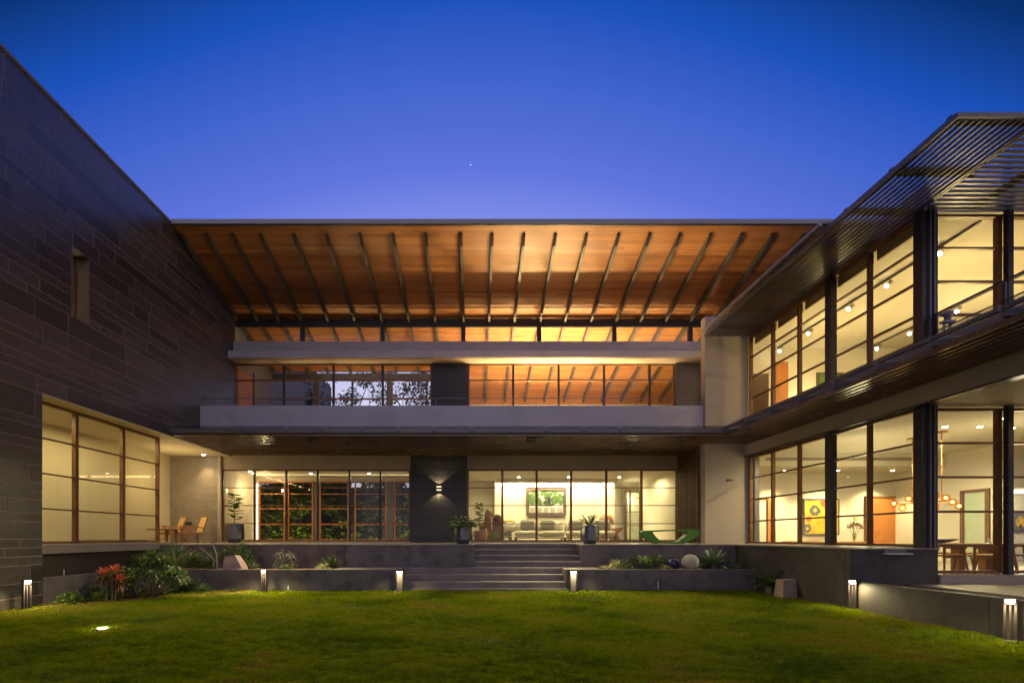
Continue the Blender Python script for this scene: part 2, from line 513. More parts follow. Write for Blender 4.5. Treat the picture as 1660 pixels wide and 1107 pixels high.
def lathe_data(c, prof, n=24):
    v, f = [], []
    for r, z in prof:
        for k in range(n):
            an = 2 * math.pi * k / n
            v.append((c[0] + r * math.cos(an), c[1] + r * math.sin(an), c[2] + z))
    m = len(prof)
    for i in range(m - 1):
        for k in range(n):
            k2 = (k + 1) % n
            f.append((i * n + k, i * n + k2, (i + 1) * n + k2, (i + 1) * n + k))
    f.append(tuple(range(n))[::-1]); f.append(tuple(range((m - 1) * n, m * n)))
    return v, f
def lathe(name, c, prof, mat, parent=None, n=24, smooth=True, **tg):
    v, f = lathe_data(c, prof, n)
    return wmesh(name, v, f, mat, parent, smooth, **tg)
def sphere_prof(r, n=12): return [(max(r * math.sin(math.pi * i / n), .001), r - r * math.cos(math.pi * i / n)) for i in range(n + 1)]
def cushion_data(c, w, d, h, ax='x', n=8, power=.35, tilt=0.0):
    """soft pillow: superellipsoid grid; w along x, d along y, h along z, tilted about x"""
    v, f = [], []
    m = 12
    def sg(a, p): return math.copysign(abs(a) ** p, a)
    for i in range(n + 1):
        ph = -math.pi / 2 + math.pi * i / n
        for k in range(m):
            th = 2 * math.pi * k / m
            x = sg(math.cos(ph), power) * sg(math.cos(th), power) * w / 2
            z = sg(math.cos(ph), power) * sg(math.sin(th), power) * h / 2
            y = sg(math.sin(ph), 1.0) * d / 2
            y2 = y * math.cos(tilt) - z * math.sin(tilt); z2 = y * math.sin(tilt) + z * math.cos(tilt)
            v.append((c[0] + x, c[1] + y2, c[2] + z2))
    for i in range(n):
        for k in range(m):
            k2 = (k + 1) % m
            f.append((i * m + k, i * m + k2, (i + 1) * m + k2, (i + 1) * m + k))
    return v, f
def copy_tree(o, delta, parent=None, rot=None):
    c = o.copy()
    scene.collection.objects.link(c)
    if parent is None:
        c.location = Vector(o.location) + Vector(delta)
        if rot is not None: c.rotation_euler = (0, 0, rot)
        WL[c.name] = Vector(c.location)
    else:
        c.parent = parent
    for ch in o.children: copy_tree(ch, delta, c)
    return c
LK = 2.5
def light(name, kind, loc, power, col=(1, .78, .45), parent=None, size=.05, rot=(0, 0, 0), spot=None, blend=.5, sx=None, sy=None):
    d = bpy.data.lights.new(name, kind)
    d.energy = power; d.color = col
    if kind in ('POINT', 'SPOT'): d.shadow_soft_size = size
    if kind == 'SPOT':
        d.spot_size = R(spot or 90); d.spot_blend = blend
    if kind == 'AREA':
        d.shape = 'RECTANGLE'; d.size = sx or size; d.size_y = sy or size
    o = link(name, d, loc, parent)
    o.rotation_euler = rot
    return o
def PX(px, D): return (px - 769) * D / 800
def PZ(py, D): return 1.5 + (870 - py) * D / 800

def window(parent, axis, plane, us, zs, frame=.045, mull=.05, trans=.028, depth=.07, mat='frame_wood', matm=None, face=1, thick=(), skip=()):
    """glazed wall: part 'window' (its outer frame) > mullion, transom, pane.  axis 'x': plane is Y;  axis 'y': plane is X"""
    matm = matm or mat
    def bb(u0, u1, d0, d1, z0, z1):
        return (u0, u1, plane + d0, plane + d1, z0, z1) if axis == 'x' else (plane + d0, plane + d1, u0, u1, z0, z1)
    a, b = us[0], us[-1]; z0, z1 = zs[0], zs[-1]
    h = depth / 2
    w = boxes('window', [bb(a, b, -h, h, z0, z0 + frame), bb(a, b, -h, h, z1 - frame, z1),
                         bb(a, a + frame, -h, h, z0 + frame, z1 - frame), bb(b - frame, b, -h, h, z0 + frame, z1 - frame)], mat, parent)
    for i, u in enumerate(us[1:-1]):
        wd = mull * (2.6 if (i + 1) in thick else 1)
        box('mullion', *bb(u - wd / 2, u + wd / 2, -h + .004, h - .004, z0 + frame, z1 - frame), matm, w)
    for i in range(len(us) - 1):
        l = us[i] + (frame if i == 0 else mull / 2); r = us[i + 1] - (frame if i == len(us) - 2 else mull / 2)
        for z in zs[1:-1]:
            box('transom', *bb(l, r, -h * .6, h * .6, z - trans / 2, z + trans / 2), mat, w)
        for j in range(len(zs) - 1):
            if (i, j) in skip: continue
            lo = zs[j] + (frame if j == 0 else trans / 2); hi = zs[j + 1] - (frame if j == len(zs) - 2 else trans / 2)
            box('pane', *bb(l, r, -.005, .005, lo, hi), 'glass', w)
    return w
def stones(parent, axis, plane, u0, u1, zlist, mat, lens=(.6, 1.5), gap=.013, proud=.005, sgn=1, holes=(), limit=None, view=None, prow=None):
    """courses of cut stone over a mortar wall; holes = (u0,u1,z0,z1)"""
    rects = []
    for z0, z1 in zip(zlist[:-1], zlist[1:]):
        u = u0 - random.random() * lens[1]
        while u < u1:
            L = random.uniform(*lens)
            a, b = max(u, u0), min(u + L, u1)
            u += L
            segs = [(a, b)]
            for h0, h1, hz0, hz1 in holes:
                if hz0 < (z0 + z1) / 2 < hz1:
                    ns = []
                    for s0, s1 in segs:
                        if s1 <= h0 or s0 >= h1: ns.append((s0, s1))
                        else:
                            if s0 < h0: ns.append((s0, h0))
                            if s1 > h1: ns.append((h1, s1))
                    segs = ns
            rects += [(s0 + gap / 2, s1 - gap / 2, z0 + gap / 2, z1 - gap / 2) for s0, s1 in segs if s1 - s0 > .06]
    rest = []
    if limit:
        if view: rects.sort(key=view)
        rects, rest = rects[:limit], rects[limit:]
    def bb(r, jit):
        d0, d1 = sorted((plane, plane + sgn * (proud + jit)))
        return (r[0], r[1], d0, d1, r[2], r[3]) if axis == 'x' else (d0, d1, r[0], r[1], r[2], r[3])
    for r in rects:
        box('stone', *bb(r, random.uniform(-.003, .003)), mat, parent, bev=.002)
    if rest:
        boxes('remaining_stones', [bb(r, random.uniform(-.003, .003)) for r in rest], mat, parent, kind='stuff')
ZT = 1.30      # terrace level
ZL = 0.13      # lawn level
ZP = 0.67      # planter / landing level
# ================================================================== ground
gv, gf = [], []
box('ground', -160, 160, -60, 260, -.6, -.02, 'asphalt_ground', kind='structure')
# lawn: gently uneven sheet
def lawn_z(x, y):
    return ZL + .012 * math.sin(x * 1.3 + .6 * math.sin(y)) * math.sin(y * .9 + 1) + .006 * math.sin(x * 4.1) * math.sin(y * 3.3)
nx, ny = 90, 80
lv = []
for j in range(ny + 1):
    for i in range(nx + 1):
        x = -8.72 + (7.22 + 8.72) * i / nx; y = 2.0 + (12.62 - 2.0) * j / ny
        lv.append((x, y, lawn_z(x, y)))
lf = [(j * (nx + 1) + i, j * (nx + 1) + i + 1, (j + 1) * (nx + 1) + i + 1, (j + 1) * (nx + 1) + i) for j in range(ny) for i in range(nx)]
wmesh('lawn', lv, lf, 'lawn_soil', kind='structure')
# grass blades: one mass
def grass():
    n = 900000
    u = rng.random(n)
    # more blades per square metre where the camera is close
    y = 4.3 * (12.55 / 4.3) ** (u ** 1.0)
    half = y * 1.12
    x = (rng.random(n) * 2 - 1) * half
    y = y + rng.normal(0, .02, n)
    # bare, thin patches
    pn = np.sin(x * 1.1 + 2 * np.sin(y * .7)) * np.sin(y * 1.7 + np.sin(x * 1.9)) + .5 * np.sin(x * 3.7 + 1) * np.sin(y * 5.1)
    keep = (x > -8.66) & (x < 7.12) & (y < 12.52) & (rng.random(n) < np.clip(1.5 - pn * .95, .10, 1))
    x, y = x[keep], y[keep]; n = len(x)
    z = ZL + .012 * np.sin(x * 1.3 + .6 * np.sin(y)) * np.sin(y * .9 + 1) + .006 * np.sin(x * 4.1) * np.sin(y * 3.3)
    ph = 1.3 * np.sin(x * 2.3 + y) + .8 * np.sin(y * 3.1 - x * .7)
    tuft = .80 + .42 * np.sin(x * 6.1 + 2 * np.sin(y * 5) + ph) * np.sin(y * 13.1 + x + ph) + .28 * np.sin(x * 17 + 3 * np.sin(y * 11)) * np.sin(y * 27 + 2 * ph)
    tuft = np.clip(tuft, .12, 2)
    h = rng.uniform(.020, .066, n) * tuft * (.7 + y * .02)
    w = rng.uniform(.0022, .0054, n) * (y / 6.5)
    a = rng.random(n) * 2 * np.pi
    bend = rng.uniform(.2, 1.1, n) * h
    b = rng.random(n) * 2 * np.pi + .0
    bx = np.cos(b) * bend + .35 * h * np.sin(y * 2 + x); by = np.sin(b) * bend
    co = np.empty((n, 3, 3), np.float32)
    co[:, 0] = np.stack([x - np.cos(a) * w, y - np.sin(a) * w, z - .002], 1)
    co[:, 1] = np.stack([x + np.cos(a) * w, y + np.sin(a) * w, z - .002], 1)
    co[:, 2] = np.stack([x + bx, y + by, z + h], 1)
    me = bpy.data.meshes.new('lawn_grass')
    me.vertices.add(n * 3); me.vertices.foreach_set('co', co.ravel())
    me.loops.add(n * 3); me.loops.foreach_set('vertex_index', np.arange(n * 3, dtype=np.int32))
    me.polygons.add(n); me.polygons.foreach_set('loop_start', np.arange(0, n * 3, 3, dtype=np.int32))
    me.materials.append(MATS['grass'])
    me.update(calc_edges=True)
    o = link('lawn_grass', me)
    tag(o, 'mown green lawn grass filling the courtyard', 'grass', kind='stuff')
grass()

bw_ = thing('boundary_wall', 'dark garden boundary wall far behind the garden room', 'wall', (-4, 28.2, 0))
box('wall_body', -16, 8, 28.1, 28.3, -.1, 4.3, 'dark_wall', bw_)
st_ = lathe('evening_star', (PX(763, 900), 900, PZ(268, 900)), sphere_prof(.5, 6), 'star_glow', label='tiny bright evening star high above the roof', cat='star')
# ================================================================== left stone wing
SW = thing('stone_wing', 'tall dark stone-clad wing with a narrow slit window beside the lawn', 'building', (-8.9, 10, 0))
XW = -8.7
bx = lambda *a, **k: box('wall', *a, **k)
bx(-9.02, XW - .012, 2.0, 9.95, -.1, 10.5, 'mortar', SW)
bx(-9.02, XW - .012, 9.95, 10.66, 4.40, 10.5, 'mortar', SW)
bx(-9.02, XW - .012, 10.66, 11.15, 4.40, 6.26, 'mortar', SW)
bx(-9.02, XW - .012, 10.66, 11.15, 7.79, 10.5, 'mortar', SW)
bx(-9.02, XW - .012, 11.15, 17.95, 4.40, 10.5, 'mortar', SW)
bx(-9.02, XW, 17.95, 30, 4.40, 10.5, 'hall_concrete', SW)
zl, z = [0.0], 0.0
for top in (4.38, 6.26, 7.79, 10.46):
    while top - z > .55:
        z += random.choice((.17, .27, .34, .34)); zl.append(z)
    z = top; zl.append(z)
stones(SW, 'y', XW - .012, 2.0, 17.95, zl, 'stone', lens=(.55, 1.9), holes=[(9.95, 17.95, 0, 4.38), (10.66, 11.15, 6.26, 7.79)],
       limit=295, view=lambda r: (max(r[0], 9.05) if r[1] > 9.05 else 100) - (.35 * (r[3] - r[2]) + .12 * (r[1] - r[0])) * 8)
box('coping', -9.05, -8.675, 2.0, 30, 10.47, 10.54, 'coping_stone', SW)
# slit window
boxes('reveal', [(-9.25, -8.69, 10.66, 10.68, 6.26, 7.79), (-9.25, -8.69, 11.13, 11.15, 6.26, 7.79), (-9.25, -8.69, 10.68, 11.13, 6.26, 6.28), (-9.25, -8.69, 10.68, 11.13, 7.77, 7.79)], 'steel', SW)
w = window(SW, 'y', -9.02, [10.68, 11.13], [6.28, 7.77], frame=.04, depth=.05)
boxes('stair_lining', [(-11.4, -11.3, 10.2, 12.2, 5.8, 8.2), (-11.3, -9.25, 12.1, 12.2, 5.8, 8.2), (-11.3, -9.25, 10.2, 10.3, 5.8, 8.2), (-11.3, -9.25, 10.2, 12.2, 8.2, 8.3), (-11.3, -9.25, 10.2, 12.2, 5.7, 5.8)], 'cream_warm', SW)
light('stair_lamp', 'POINT', (-10.4, 11.3, 7.9), 10, (1, .72, .35), SW, .06)
# gallery behind the big window
box('soffit', -11.0, -9.02, 6.5, 17.78, 4.38, 4.50, 'cream_warm', SW)
box('soffit_edge', -9.02, XW - .004, 9.95, 17.74, 4.375, 4.398, 'cream_warm', SW)
box('gallery_wall', -11.0, -10.87, 6.5, 17.78, ZT, 4.38, 'cream_warm', SW)
box('gallery_end_wall', -10.87, -9.02, 6.5, 6.6, ZT, 4.38, 'cream_warm', SW)
box('gallery_floor', -11.0, -8.9, 6.5, 17.74, 1.15, ZT, 'terrace_stone', SW)
box('plinth', -9.3, -8.98, 9.95, 17.6, -.1, 1.15, 'brown_wall', SW)
box('sill', -9.3, -8.93, 9.95, 14.5, 1.302, 1.345, 'terrace_stone', SW, bev=.005)
zz = [1.35 + .7525 * i for i in range(5)]
window(SW, 'y', -9.2, [8.3, 9.85, 11.375, 12.9, 14.35], zz[:-1] + [4.37], frame=.05, mull=.09, trans=.03, depth=.10)
box('skirting_box', -10.6, -9.5, 13.0, 14.3, 1.30, 1.42, 'steel', SW)
# end stone wall of the porch
box('porch_wall', -11.0, -9.17, 17.62, 17.78, ZT, 4.38, 'mortar', SW)
zp, z = [ZT], ZT
while z < 4.1: z += random.choice((.2, .3, .36)); zp.append(min(z, 4.38))
if zp[-1] < 4.38: zp.append(4.38)
stones(SW, 'x', 17.62, -10.86, -9.17, zp, 'stone_porch', lens=(.5, 1.2), sgn=-1)
box('wall_socket', -10.45, -10.08, 17.58, 17.602, 1.93, 2.04, 'metal', SW)
# planter retaining wall along the stone wing
PL = thing('planter_left', 'low grey concrete planter wall left of the steps with mixed planting above', 'planter', (-5, 12.7, 0))
wmesh('retaining_wall', [(-8.70, 9.95, -.1), (-1.95, 12.6, -.1)], [], 'concrete') if False else None
box('side_wall', -8.82, -8.70, 9.95, 12.6, -.1, ZP, 'concrete', PL, bev=.008)
for a, b in ((-8.82, -6.62), (-6.62, -4.28), (-4.28, -1.95)): box('wall_panel', a + .002, b - .002, 12.6, 12.74, -.1, ZP, 'concrete', PL, bev=.006)
boxes('planting_bed', [(-8.98, -8.82, 9.95, 12.74, 0, ZP - .06), (-8.98, -3.62, 12.74, 14.0, 0, ZP - .05)], 'soil', PL)
PR = thing('planter_right', 'low grey concrete planter wall right of the steps below the green bench', 'planter', (5, 12.7, 0))
for a, b in ((2.36, 4.75), (4.75, 7.2)): box('wall_panel', a + .002, b - .002, 12.6, 12.74, -.1, ZP, 'concrete', PR, bev=.006)
box('planting_bed', 3.3, 7.2, 12.74, 13.6, 0, ZP - .05, 'soil', PR)
# steps
ST = thing('garden_steps', 'broad grey stone steps rising from the lawn to the terrace in two flights', 'steps', (.4, 13.5, 0))
box('step', -1.95, 2.36, 12.50, 12.66, -.1, .19, 'step_stone', ST, bev=.006)
box('step', -1.90, 2.34, 12.64, 14.6, -.1, .35, 'step_stone', ST, bev=.006)
box('step', -1.90, 2.34, 12.97, 14.6, .352, .51, 'step_stone', ST, bev=.006)
box('step', -1.90, 2.34, 13.30, 14.6, .512, ZP, 'step_stone', ST, bev=.006)
box('cheek', -1.95, -1.91, 12.745, 13.6, -.1, ZP + .002, 'step_stone', ST)
box('cheek', 2.345, 2.365, 12.745, 13.6, -.1, ZP + .002, 'step_stone', ST)
box('landing', -3.62, -1.952, 12.742, 13.598, .3, ZP, 'step_stone', ST, bev=.005)
box('landing', 2.368, 3.30, 12.742, 13.598, .3, ZP, 'step_stone', ST, bev=.005)
for i in range(4):
    y = 13.6 + .3 * i; zt_ = ZP + .1575 * (i + 1)
    box('step', .02, 2.96, y - .02, y + .45, zt_ - .055, zt_, 'step_stone', ST, bev=.005)
    box('riser', .02, 2.96, y + .035, y + .45, zt_ - .16, zt_ - .056, 'step_stone', ST)
# terrace
TR = tag(link('terrace', None, (0, 15, 0)), kind='structure')
box('terrace_wall', -3.55, .019, 13.6, 14.9, .3, ZT - .032, 'concrete', TR, bev=.006)
box('terrace_wall', 2.961, 7.2, 13.6, 14.9, .3, ZT - .032, 'concrete', TR, bev=.006)
box('terrace_wall', -8.98, -3.55, 14.0, 14.9, .3, ZT - .032, 'concrete', TR)
box('terrace_core', -8.98, 8.6, 14.93, 17.9, .3, ZT - .032, 'concrete', TR)
k = 0
for (xa, xb, ya, yb) in [(-8.95, -3.57, 13.97, 15.4), (-3.57, .018, 13.57, 15.4), (2.962, 8.6, 13.57, 15.4), (.018, 2.962, 14.93, 15.4), (-9.0, 8.6, 15.4, 16.6), (-9.0, 8.6, 16.6, 17.74)]:
    n = max(1, round((xb - xa) / 1.2))
    for i in range(n):
        a = xa + (xb - xa) * i / n; b = xa + (xb - xa) * (i + 1) / n
        box('paving_slab', a + .003, b - .003, ya + .003, yb - .003, ZT - .03, ZT, 'terrace_stone', TR, bev=.003)

# ================================================================== main house
MH = thing('main_house', 'two-storey glass-fronted house under a broad timber-lined mono-pitch roof', 'building', (0, 18, ZT))
ROOFY0, ROOFY1 = 14.2, 23.6
rz = lambda y: 9.49 - .2632 * (y - 18)
XR0, XR1 = -8.68, 12.0
# roof
rv = [(XR0, ROOFY0, rz(ROOFY0)), (XR1, ROOFY0, rz(ROOFY0)), (XR1, ROOFY1, rz(ROOFY1)), (XR0, ROOFY1, rz(ROOFY1))]
def slab_mesh(name, pts, th, mat, parent):
    v = list(pts) + [(p[0], p[1], p[2] + th) for p in pts]
    return wmesh(name, v, [(0, 3, 2, 1), (4, 5, 6, 7), (0, 1, 5, 4), (1, 2, 6, 5), (2, 3, 7, 6), (3, 0, 4, 7)], mat, parent)
def rpts(x0, x1, y0, y1, dz=0): return [(x0, y0, rz(y0) + dz), (x1, y0, rz(y0) + dz), (x1, y1, rz(y1) + dz), (x0, y1, rz(y1) + dz)]
roof = slab_mesh('roof', rpts(XR0, -1.9, ROOFY0, 21.3), .04, 'roof_planks', MH)
slab_mesh('roof_lining', rpts(-1.9, XR1, ROOFY0, ROOFY1), .04, 'roof_planks', roof)
slab_mesh('roof_sheet', rpts(XR0, -1.9, ROOFY0, 21.4, .041), .09, 'fascia_metal', roof)
slab_mesh('roof_sheet', rpts(-1.899, XR1, ROOFY0, ROOFY1 + .2, .041), .09, 'fascia_metal', roof)
box('gutter', XR0, XR1, ROOFY0 - .08, ROOFY0 - .004, rz(ROOFY0) - .03, rz(ROOFY0) + .10, 'fascia_metal', roof)
box('drip_edge', XR0, XR1, ROOFY0 - .05, ROOFY0 - .003, rz(ROOFY0) - .055, rz(ROOFY0) - .032, 'metal', roof)
ribx = [-8.6, -7.87, -7.09, -6.28, -5.30, -4.34, -3.35, -2.385, -1.42, -.385, .53, 1.46, 2.39, 3.30, 4.24, 5.15, 6.03, 6.94, 7.85, 8.76, 9.67, 10.58]
for x in ribx:
    y1 = 21.2 if x < -1.9 else ROOFY1
    v = []
    for y, h in ((14.5, .05), (14.75, .17), (17.6, .22), (y1, .22)):
        v += [(x - .04, y, rz(y) - h), (x + .04, y, rz(y) - h), (x + .04, y, rz(y) - .002), (x - .04, y, rz(y) - .002)]
    f = [(0, 1, 2, 3), (15, 14, 13, 12)]
    for i in range(3):
        for k in range(4):
            k2 = (k + 1) % 4
            f.append((i * 4 + k, (i + 1) * 4 + k, (i + 1) * 4 + k2, i * 4 + k2))
    wmesh('rib', v, f, 'rib', roof)
# beam, posts, clerestory
box('beam', XR0, 8.55, 17.95, 18.05, 9.17, 9.44, 'metal', MH, bev=.004)
box('flange', XR0, 8.55, 17.945, 18.055, 9.145, 9.168, 'metal', MH)
posts = [PX(p, 18.0) for p in (491, 620.5, 751.2, 873.7, 995.5, 1118.5)]
for x in posts: box('post', x - .075, x + .075, 17.93, 18.07, 8.5, 9.143, 'metal', MH)
us = [XR0 + .02] + posts + [8.4]
cw = boxes('window', [(XR0 + .02, 8.4, 17.98, 18.02, 8.53, 8.56)], 'metal', MH)
for a, b in zip(us[:-1], us[1:]): box('pane', a + .08, b - .08, 17.995, 18.005, 8.56, 9.143, 'glass', cw)
# slab between floors of glass
box('sill_band', XR0, 8.5, 17.75, 17.95, 8.052, 8.53, 'plaster_grey', MH, bev=.004)
box('slab_edge', XR0, 8.5, 17.36, 17.95, 7.81, 8.05, 'plaster_grey', MH, bev=.004)
box('soffit', XR0, 8.5, 17.40, 18.1, 7.79, 7.812, 'plaster', MH)
# upper windows
zu = [5.06, 5.98, 7.2, 7.79]
for (a, b), n in (((PX(380.7, 18), PX(700, 18)), 4), ((PX(759, 18), PX(1093, 18)), 0)):
    if n: u = [PX(p, 18) for p in (380.7, 460.7, 541, 620.6, 700)]
    else: u = [PX(p, 18) for p in (759, 831.8, 905.5, 979, 1052.7, 1093)]
    window(MH, 'x', 18.0, u, [5.06, 7.20, 7.79], frame=.05, mull=.075, trans=.05, depth=.09, mat='frame_wood', matm='metal')
box('dark_panel', PX(700, 18), PX(759, 18), 17.90, 18.1, 5.06, 7.79, 'dark_wall', MH)
box('side_panel', PX(1093, 18), 8.5, 17.85, 18.1, 5.06, 7.79, 'panel_grey', MH)
# balcony
box('parapet', XR0, 7.24, 15.6, 15.75, 4.91, 5.65, 'plaster_grey', MH, bev=.006)
box('balcony_slab', XR0, 8.6, 15.76, 18.4, 4.91, 5.05, 'plaster_grey', MH)
rl = box('railing', XR0 + .02, 7.26, 15.66, 15.69, 5.885, 5.905, 'steel', MH)
for i in range(16):
    x = XR0 + .06 + 1.058 * i
    box('baluster', x - .01, x + .01, 15.665, 15.685, 5.652, 5.884, 'steel', rl)
# upper hall
box('hall_floor', XR0, 12, 18.41, 21.6, 4.91, 5.06, 'terrace_stone', MH)
box('hall_floor', -1.9, 12, 21.6, 23.6, 4.91, 5.06, 'terrace_stone', MH)
box('hall_back_wall', -1.5, 12, 23.3, 23.5, 5.06, 7.75, 'cream', MH)
box('hall_clerestory', -1.5, 12, 23.36, 23.44, 7.75, rz(23.4) - .01, 'roof_planks', MH)
box('hall_side_wall', -1.95, -1.75, 18.75, 23.5, 5.06, 6.7, 'cream_warm', MH) if False else None
box('hall_end_wall', 11.8, 12, 18.1, 23.3, 5.06, 8.9, 'cream_warm', MH)
# open back of the hall on the left: posts, tie beam, rail
box('tie_beam', XR0, -1.5, 21.2, 21.38, 8.29, 8.52, 'rib', MH)
for px in (513.5, 632): box('post', PX(px, 21.3) - .12, PX(px, 21.3) + .12, 21.2, 21.4, 5.06, 8.29, 'rib', MH)
for px in (572, 692): box('post', PX(px, 21.6) - .04, PX(px, 21.6) + .04, 21.5, 21.58, 5.06, 8.29, 'metal', MH)
rb = box('railing', XR0 + .1, -1.6, 21.30, 21.34, 7.42, 7.46, 'frame_wood', MH)
# timber door leaf at the left end of the upper hall
box('timber_panel', -8.698, -8.66, 18.10, 19.30, 5.06, 7.66, 'orange_wood', MH)
box('panel_post', -8.66, -8.62, 19.30, 19.36, 5.06, 7.9, 'metal', MH)
# ground floor
Y0 = 17.8
box('lintel', PX(360.7, Y0) - .25, PX(665.7, 17.5), 17.72, 17.9, 3.93, 4.60, 'plaster', MH)
box('lintel', PX(757, 17.5), 7.36, 17.72, 17.9, 3.93, 4.60, 'plaster', MH)
box('jamb_wall', -9.16, PX(360.7, Y0), 17.70, 17.9, ZT, 3.928, 'plaster', MH)
box('jamb_wall', -9.16, -9.10 + .04, 17.60, 17.698, ZT, 4.38, 'plaster', MH)
box('kerb', PX(360.7, Y0), PX(665.7, 17.5), 17.70, 17.92, ZT - .05, ZT + .045, 'terrace_stone', MH)
box('kerb', PX(757, 17.5), 7.30, 17.70, 17.92, ZT - .05, ZT + .045, 'terrace_stone', MH)
zg = [ZT + .046, 1.98, 2.63, 3.27, 3.928]
window(MH, 'x', Y0, [PX(p, Y0) for p in (360.7, 413, 464.7, 515.6, 567, 617, 665.7)], zg, frame=.05, mull=.065, trans=.03, depth=.09, matm='metal')
window(MH, 'x', Y0, [PX(p, Y0) for p in (757.5, 814.3, 869.8, 925.6, 982.6, 1039.7, 1097.2)], zg, frame=.05, mull=.075, trans=.03, depth=.09)
PILL0, PILL1 = PX(665.5, 17.5), PX(757, 17.5)
PIL = box('pilaster', PILL0, PILL1, 17.50, 18.0, ZT, 4.60, 'mortar_dark', MH)
zp, z = [ZT], ZT
while z < 4.3: z += random.choice((.16, .24, .3)); zp.append(min(z, 4.58))
stones(PIL, 'x', 17.50, PILL0, PILL1, zp, 'stone_dark', lens=(.45, 1.3), sgn=-1)
# living room (right)
LR0, LR1, LRB = -.42, 7.5, 21.5
CZ = 3.98
box('living_floor', LR0, LR1, 17.92, LRB, 1.18, ZT, 'terrace_stone', MH)
box('living_ceiling', LR0, LR1, 17.9, LRB + .1, CZ, CZ + .1, 'ceiling', MH)
box('living_back_wall', .9, 6.1, LRB, LRB + .1, ZT, CZ, 'cream', MH)
box('living_side_wall', LR0 - .1, LR0, 17.92, LRB + 2, ZT, CZ, 'cream', MH)
box('living_back_return', LR0, .9, LRB + .9, LRB + 1.0, ZT, CZ, 'cream', MH)
box('living_back_return', .86, .9, LRB + .1, LRB + .9, ZT, CZ, 'cream', MH)
box('living_back_return', 6.1, 7.4, LRB + .9, LRB + 1.0, ZT, CZ, 'cream', MH)
box('living_ceiling', LR0, LR1, LRB + .1, LRB + 2, CZ - .002, CZ + .1, 'ceiling', MH)
box('living_side_wall', 7.40, 7.5, 17.92, LRB + 1, ZT, CZ, 'cream', MH)
box('lamp_baffle', .9, 6.1, 20.98, 21.02, 3.80, CZ - .002, 'ceiling', MH)  # baffle added to hide the cove lamp from view and reflections
gd = boxes('glass_door', [(6.70, 6.76, 21.30, 21.36, ZT, 3.55), (6.70, 6.76, 22.0, 22.06, ZT, 3.55), (6.70, 6.76, 21.36, 22.0, 3.49, 3.55), (7.30, 7.36, 21.86, 21.92, ZT, 3.5)], 'dark_teak', MH)
box('door_pane', 6.78, 7.35, 21.9, 21.93, ZT, 3.45, 'green_glass_wall', gd)
for z in (2.0, 2.6, 3.2): bar('door_rail', (6.74, 21.84, z), (7.35, 21.5, z), .03, .03, 'frame_wood', gd)
# left room
box('garden_room_floor', -9.1, -2.2, 17.92, 20.7, 1.18, ZT, 'terrace_stone', MH)
box('garden_room_ceiling', -9.1, -2.2, 17.9, 20.8, CZ, CZ + .1, 'ceiling', MH)
box('garden_room_side_wall', -9.2, -9.1, 17.92, 20.7, ZT, CZ, 'cream', MH)
box('garden_room_side_wall', -2.2, -2.1, 18.0, 20.7, ZT, CZ, 'cream', MH)
box('garden_room_back_wall', -9.1, PX(416, 20.5), 20.5, 20.6, ZT, CZ, 'cream', MH)
box('timber_door', PX(367, 20.4), PX(391, 20.4), 20.42, 20.498, ZT, 3.85, 'orange_wood', MH)
box('garden_room_header', PX(416, 20.5), -2.2, 20.5, 20.6, 3.80, CZ, 'cream', MH)
box('garden_room_light_slot', PX(413, 20.4), PX(417.5, 20.4), 20.42, 20.44, ZT + .1, 3.7, 'lamp_strip', MH)
zb = [ZT + .05, 2.02, 2.67, 3.28, 3.80]
for a, b in ((420, 462.5), (466.5, 508), (518, 566), (575, 627), (639, 672)):
    window(MH, 'x', 20.5, [PX(a, 20.5), PX(b, 20.5)], zb, frame=.055, trans=.038, depth=.08, mat='orange_wood')
for a, b in ((508, 518), (627, 639)): box('post', PX(a, 20.6) + .02, PX(b, 20.6) - .02, 20.50, 20.72, ZT, 3.80, 'steel', MH)
# upper-floor pillar wall at the right end, with lit edge
box('end_pillar', 7.25, 8.62, 15.5, 15.80, ZT, 8.42, 'plaster', MH, bev=.004)
# fins
for i in range(9):
    y = 15.88 + .185 * i
    box('fin', 7.15, 7.25, y, y + .045, ZT + .01, 4.37, 'slat', MH)
box('fin_rail', 7.15, 7.25, 15.85, 17.45, 4.372, 4.40, 'metal', MH)
box('fin_wall', 7.32, 7.4, 15.81, 17.8, ZT, 4.40, 'plaster', MH)
box('dark_gap_sheet', XR0, 8.55, 15.61, 17.71, 4.86, 4.905, 'dark_wall', MH)  # dark sheet added so the gaps above the slats look dark

# canopy of slats over the terrace
CB = tag(link('slatted_canopy', None, (0, 15.5, 4.4)), 'dark slatted canopy with glass sheets over the main terrace', 'canopy')
y = 14.12; i = 0
while y < 17.6:
    xe = 8.55 if y < 15.45 else 7.14
    box('slat', -8.66, xe, y, y + .06, 4.385, 4.475, 'slat', CB)
    y += .235
box('edge_channel', -8.66, 7.25, 14.02, 14.08, 4.46, 4.58, 'steel', CB)
for px in (405, 465, 525, 585, 645, 705, 765, 825, 885, 945, 1005, 1065, 1125):
    x = PX(px, 14.15)
    v = []
    for yy, h in ((14.02, .06), (14.4, .14), (15.6, .14)):
        v += [(x - .04, yy, 4.478), (x + .04, yy, 4.478), (x + .04, yy, 4.478 + h), (x - .04, yy, 4.478 + h)]
    f = [(0, 1, 2, 3), (11, 10, 9, 8)] + [(i * 4 + k, (i + 1) * 4 + k, (i + 1) * 4 + (k + 1) % 4, i * 4 + (k + 1) % 4) for i in range(2) for k in range(4)]
    ob = wmesh('outrigger', v, f, 'steel', CB)
    box('end_cap', x - .05, x + .05, 13.99, 14.018, 4.50, 4.60, 'steel', CB)
    box('inner_beam', x - .05, x + .05, 15.62, 17.6, 4.478, 4.60, 'metal', CB)
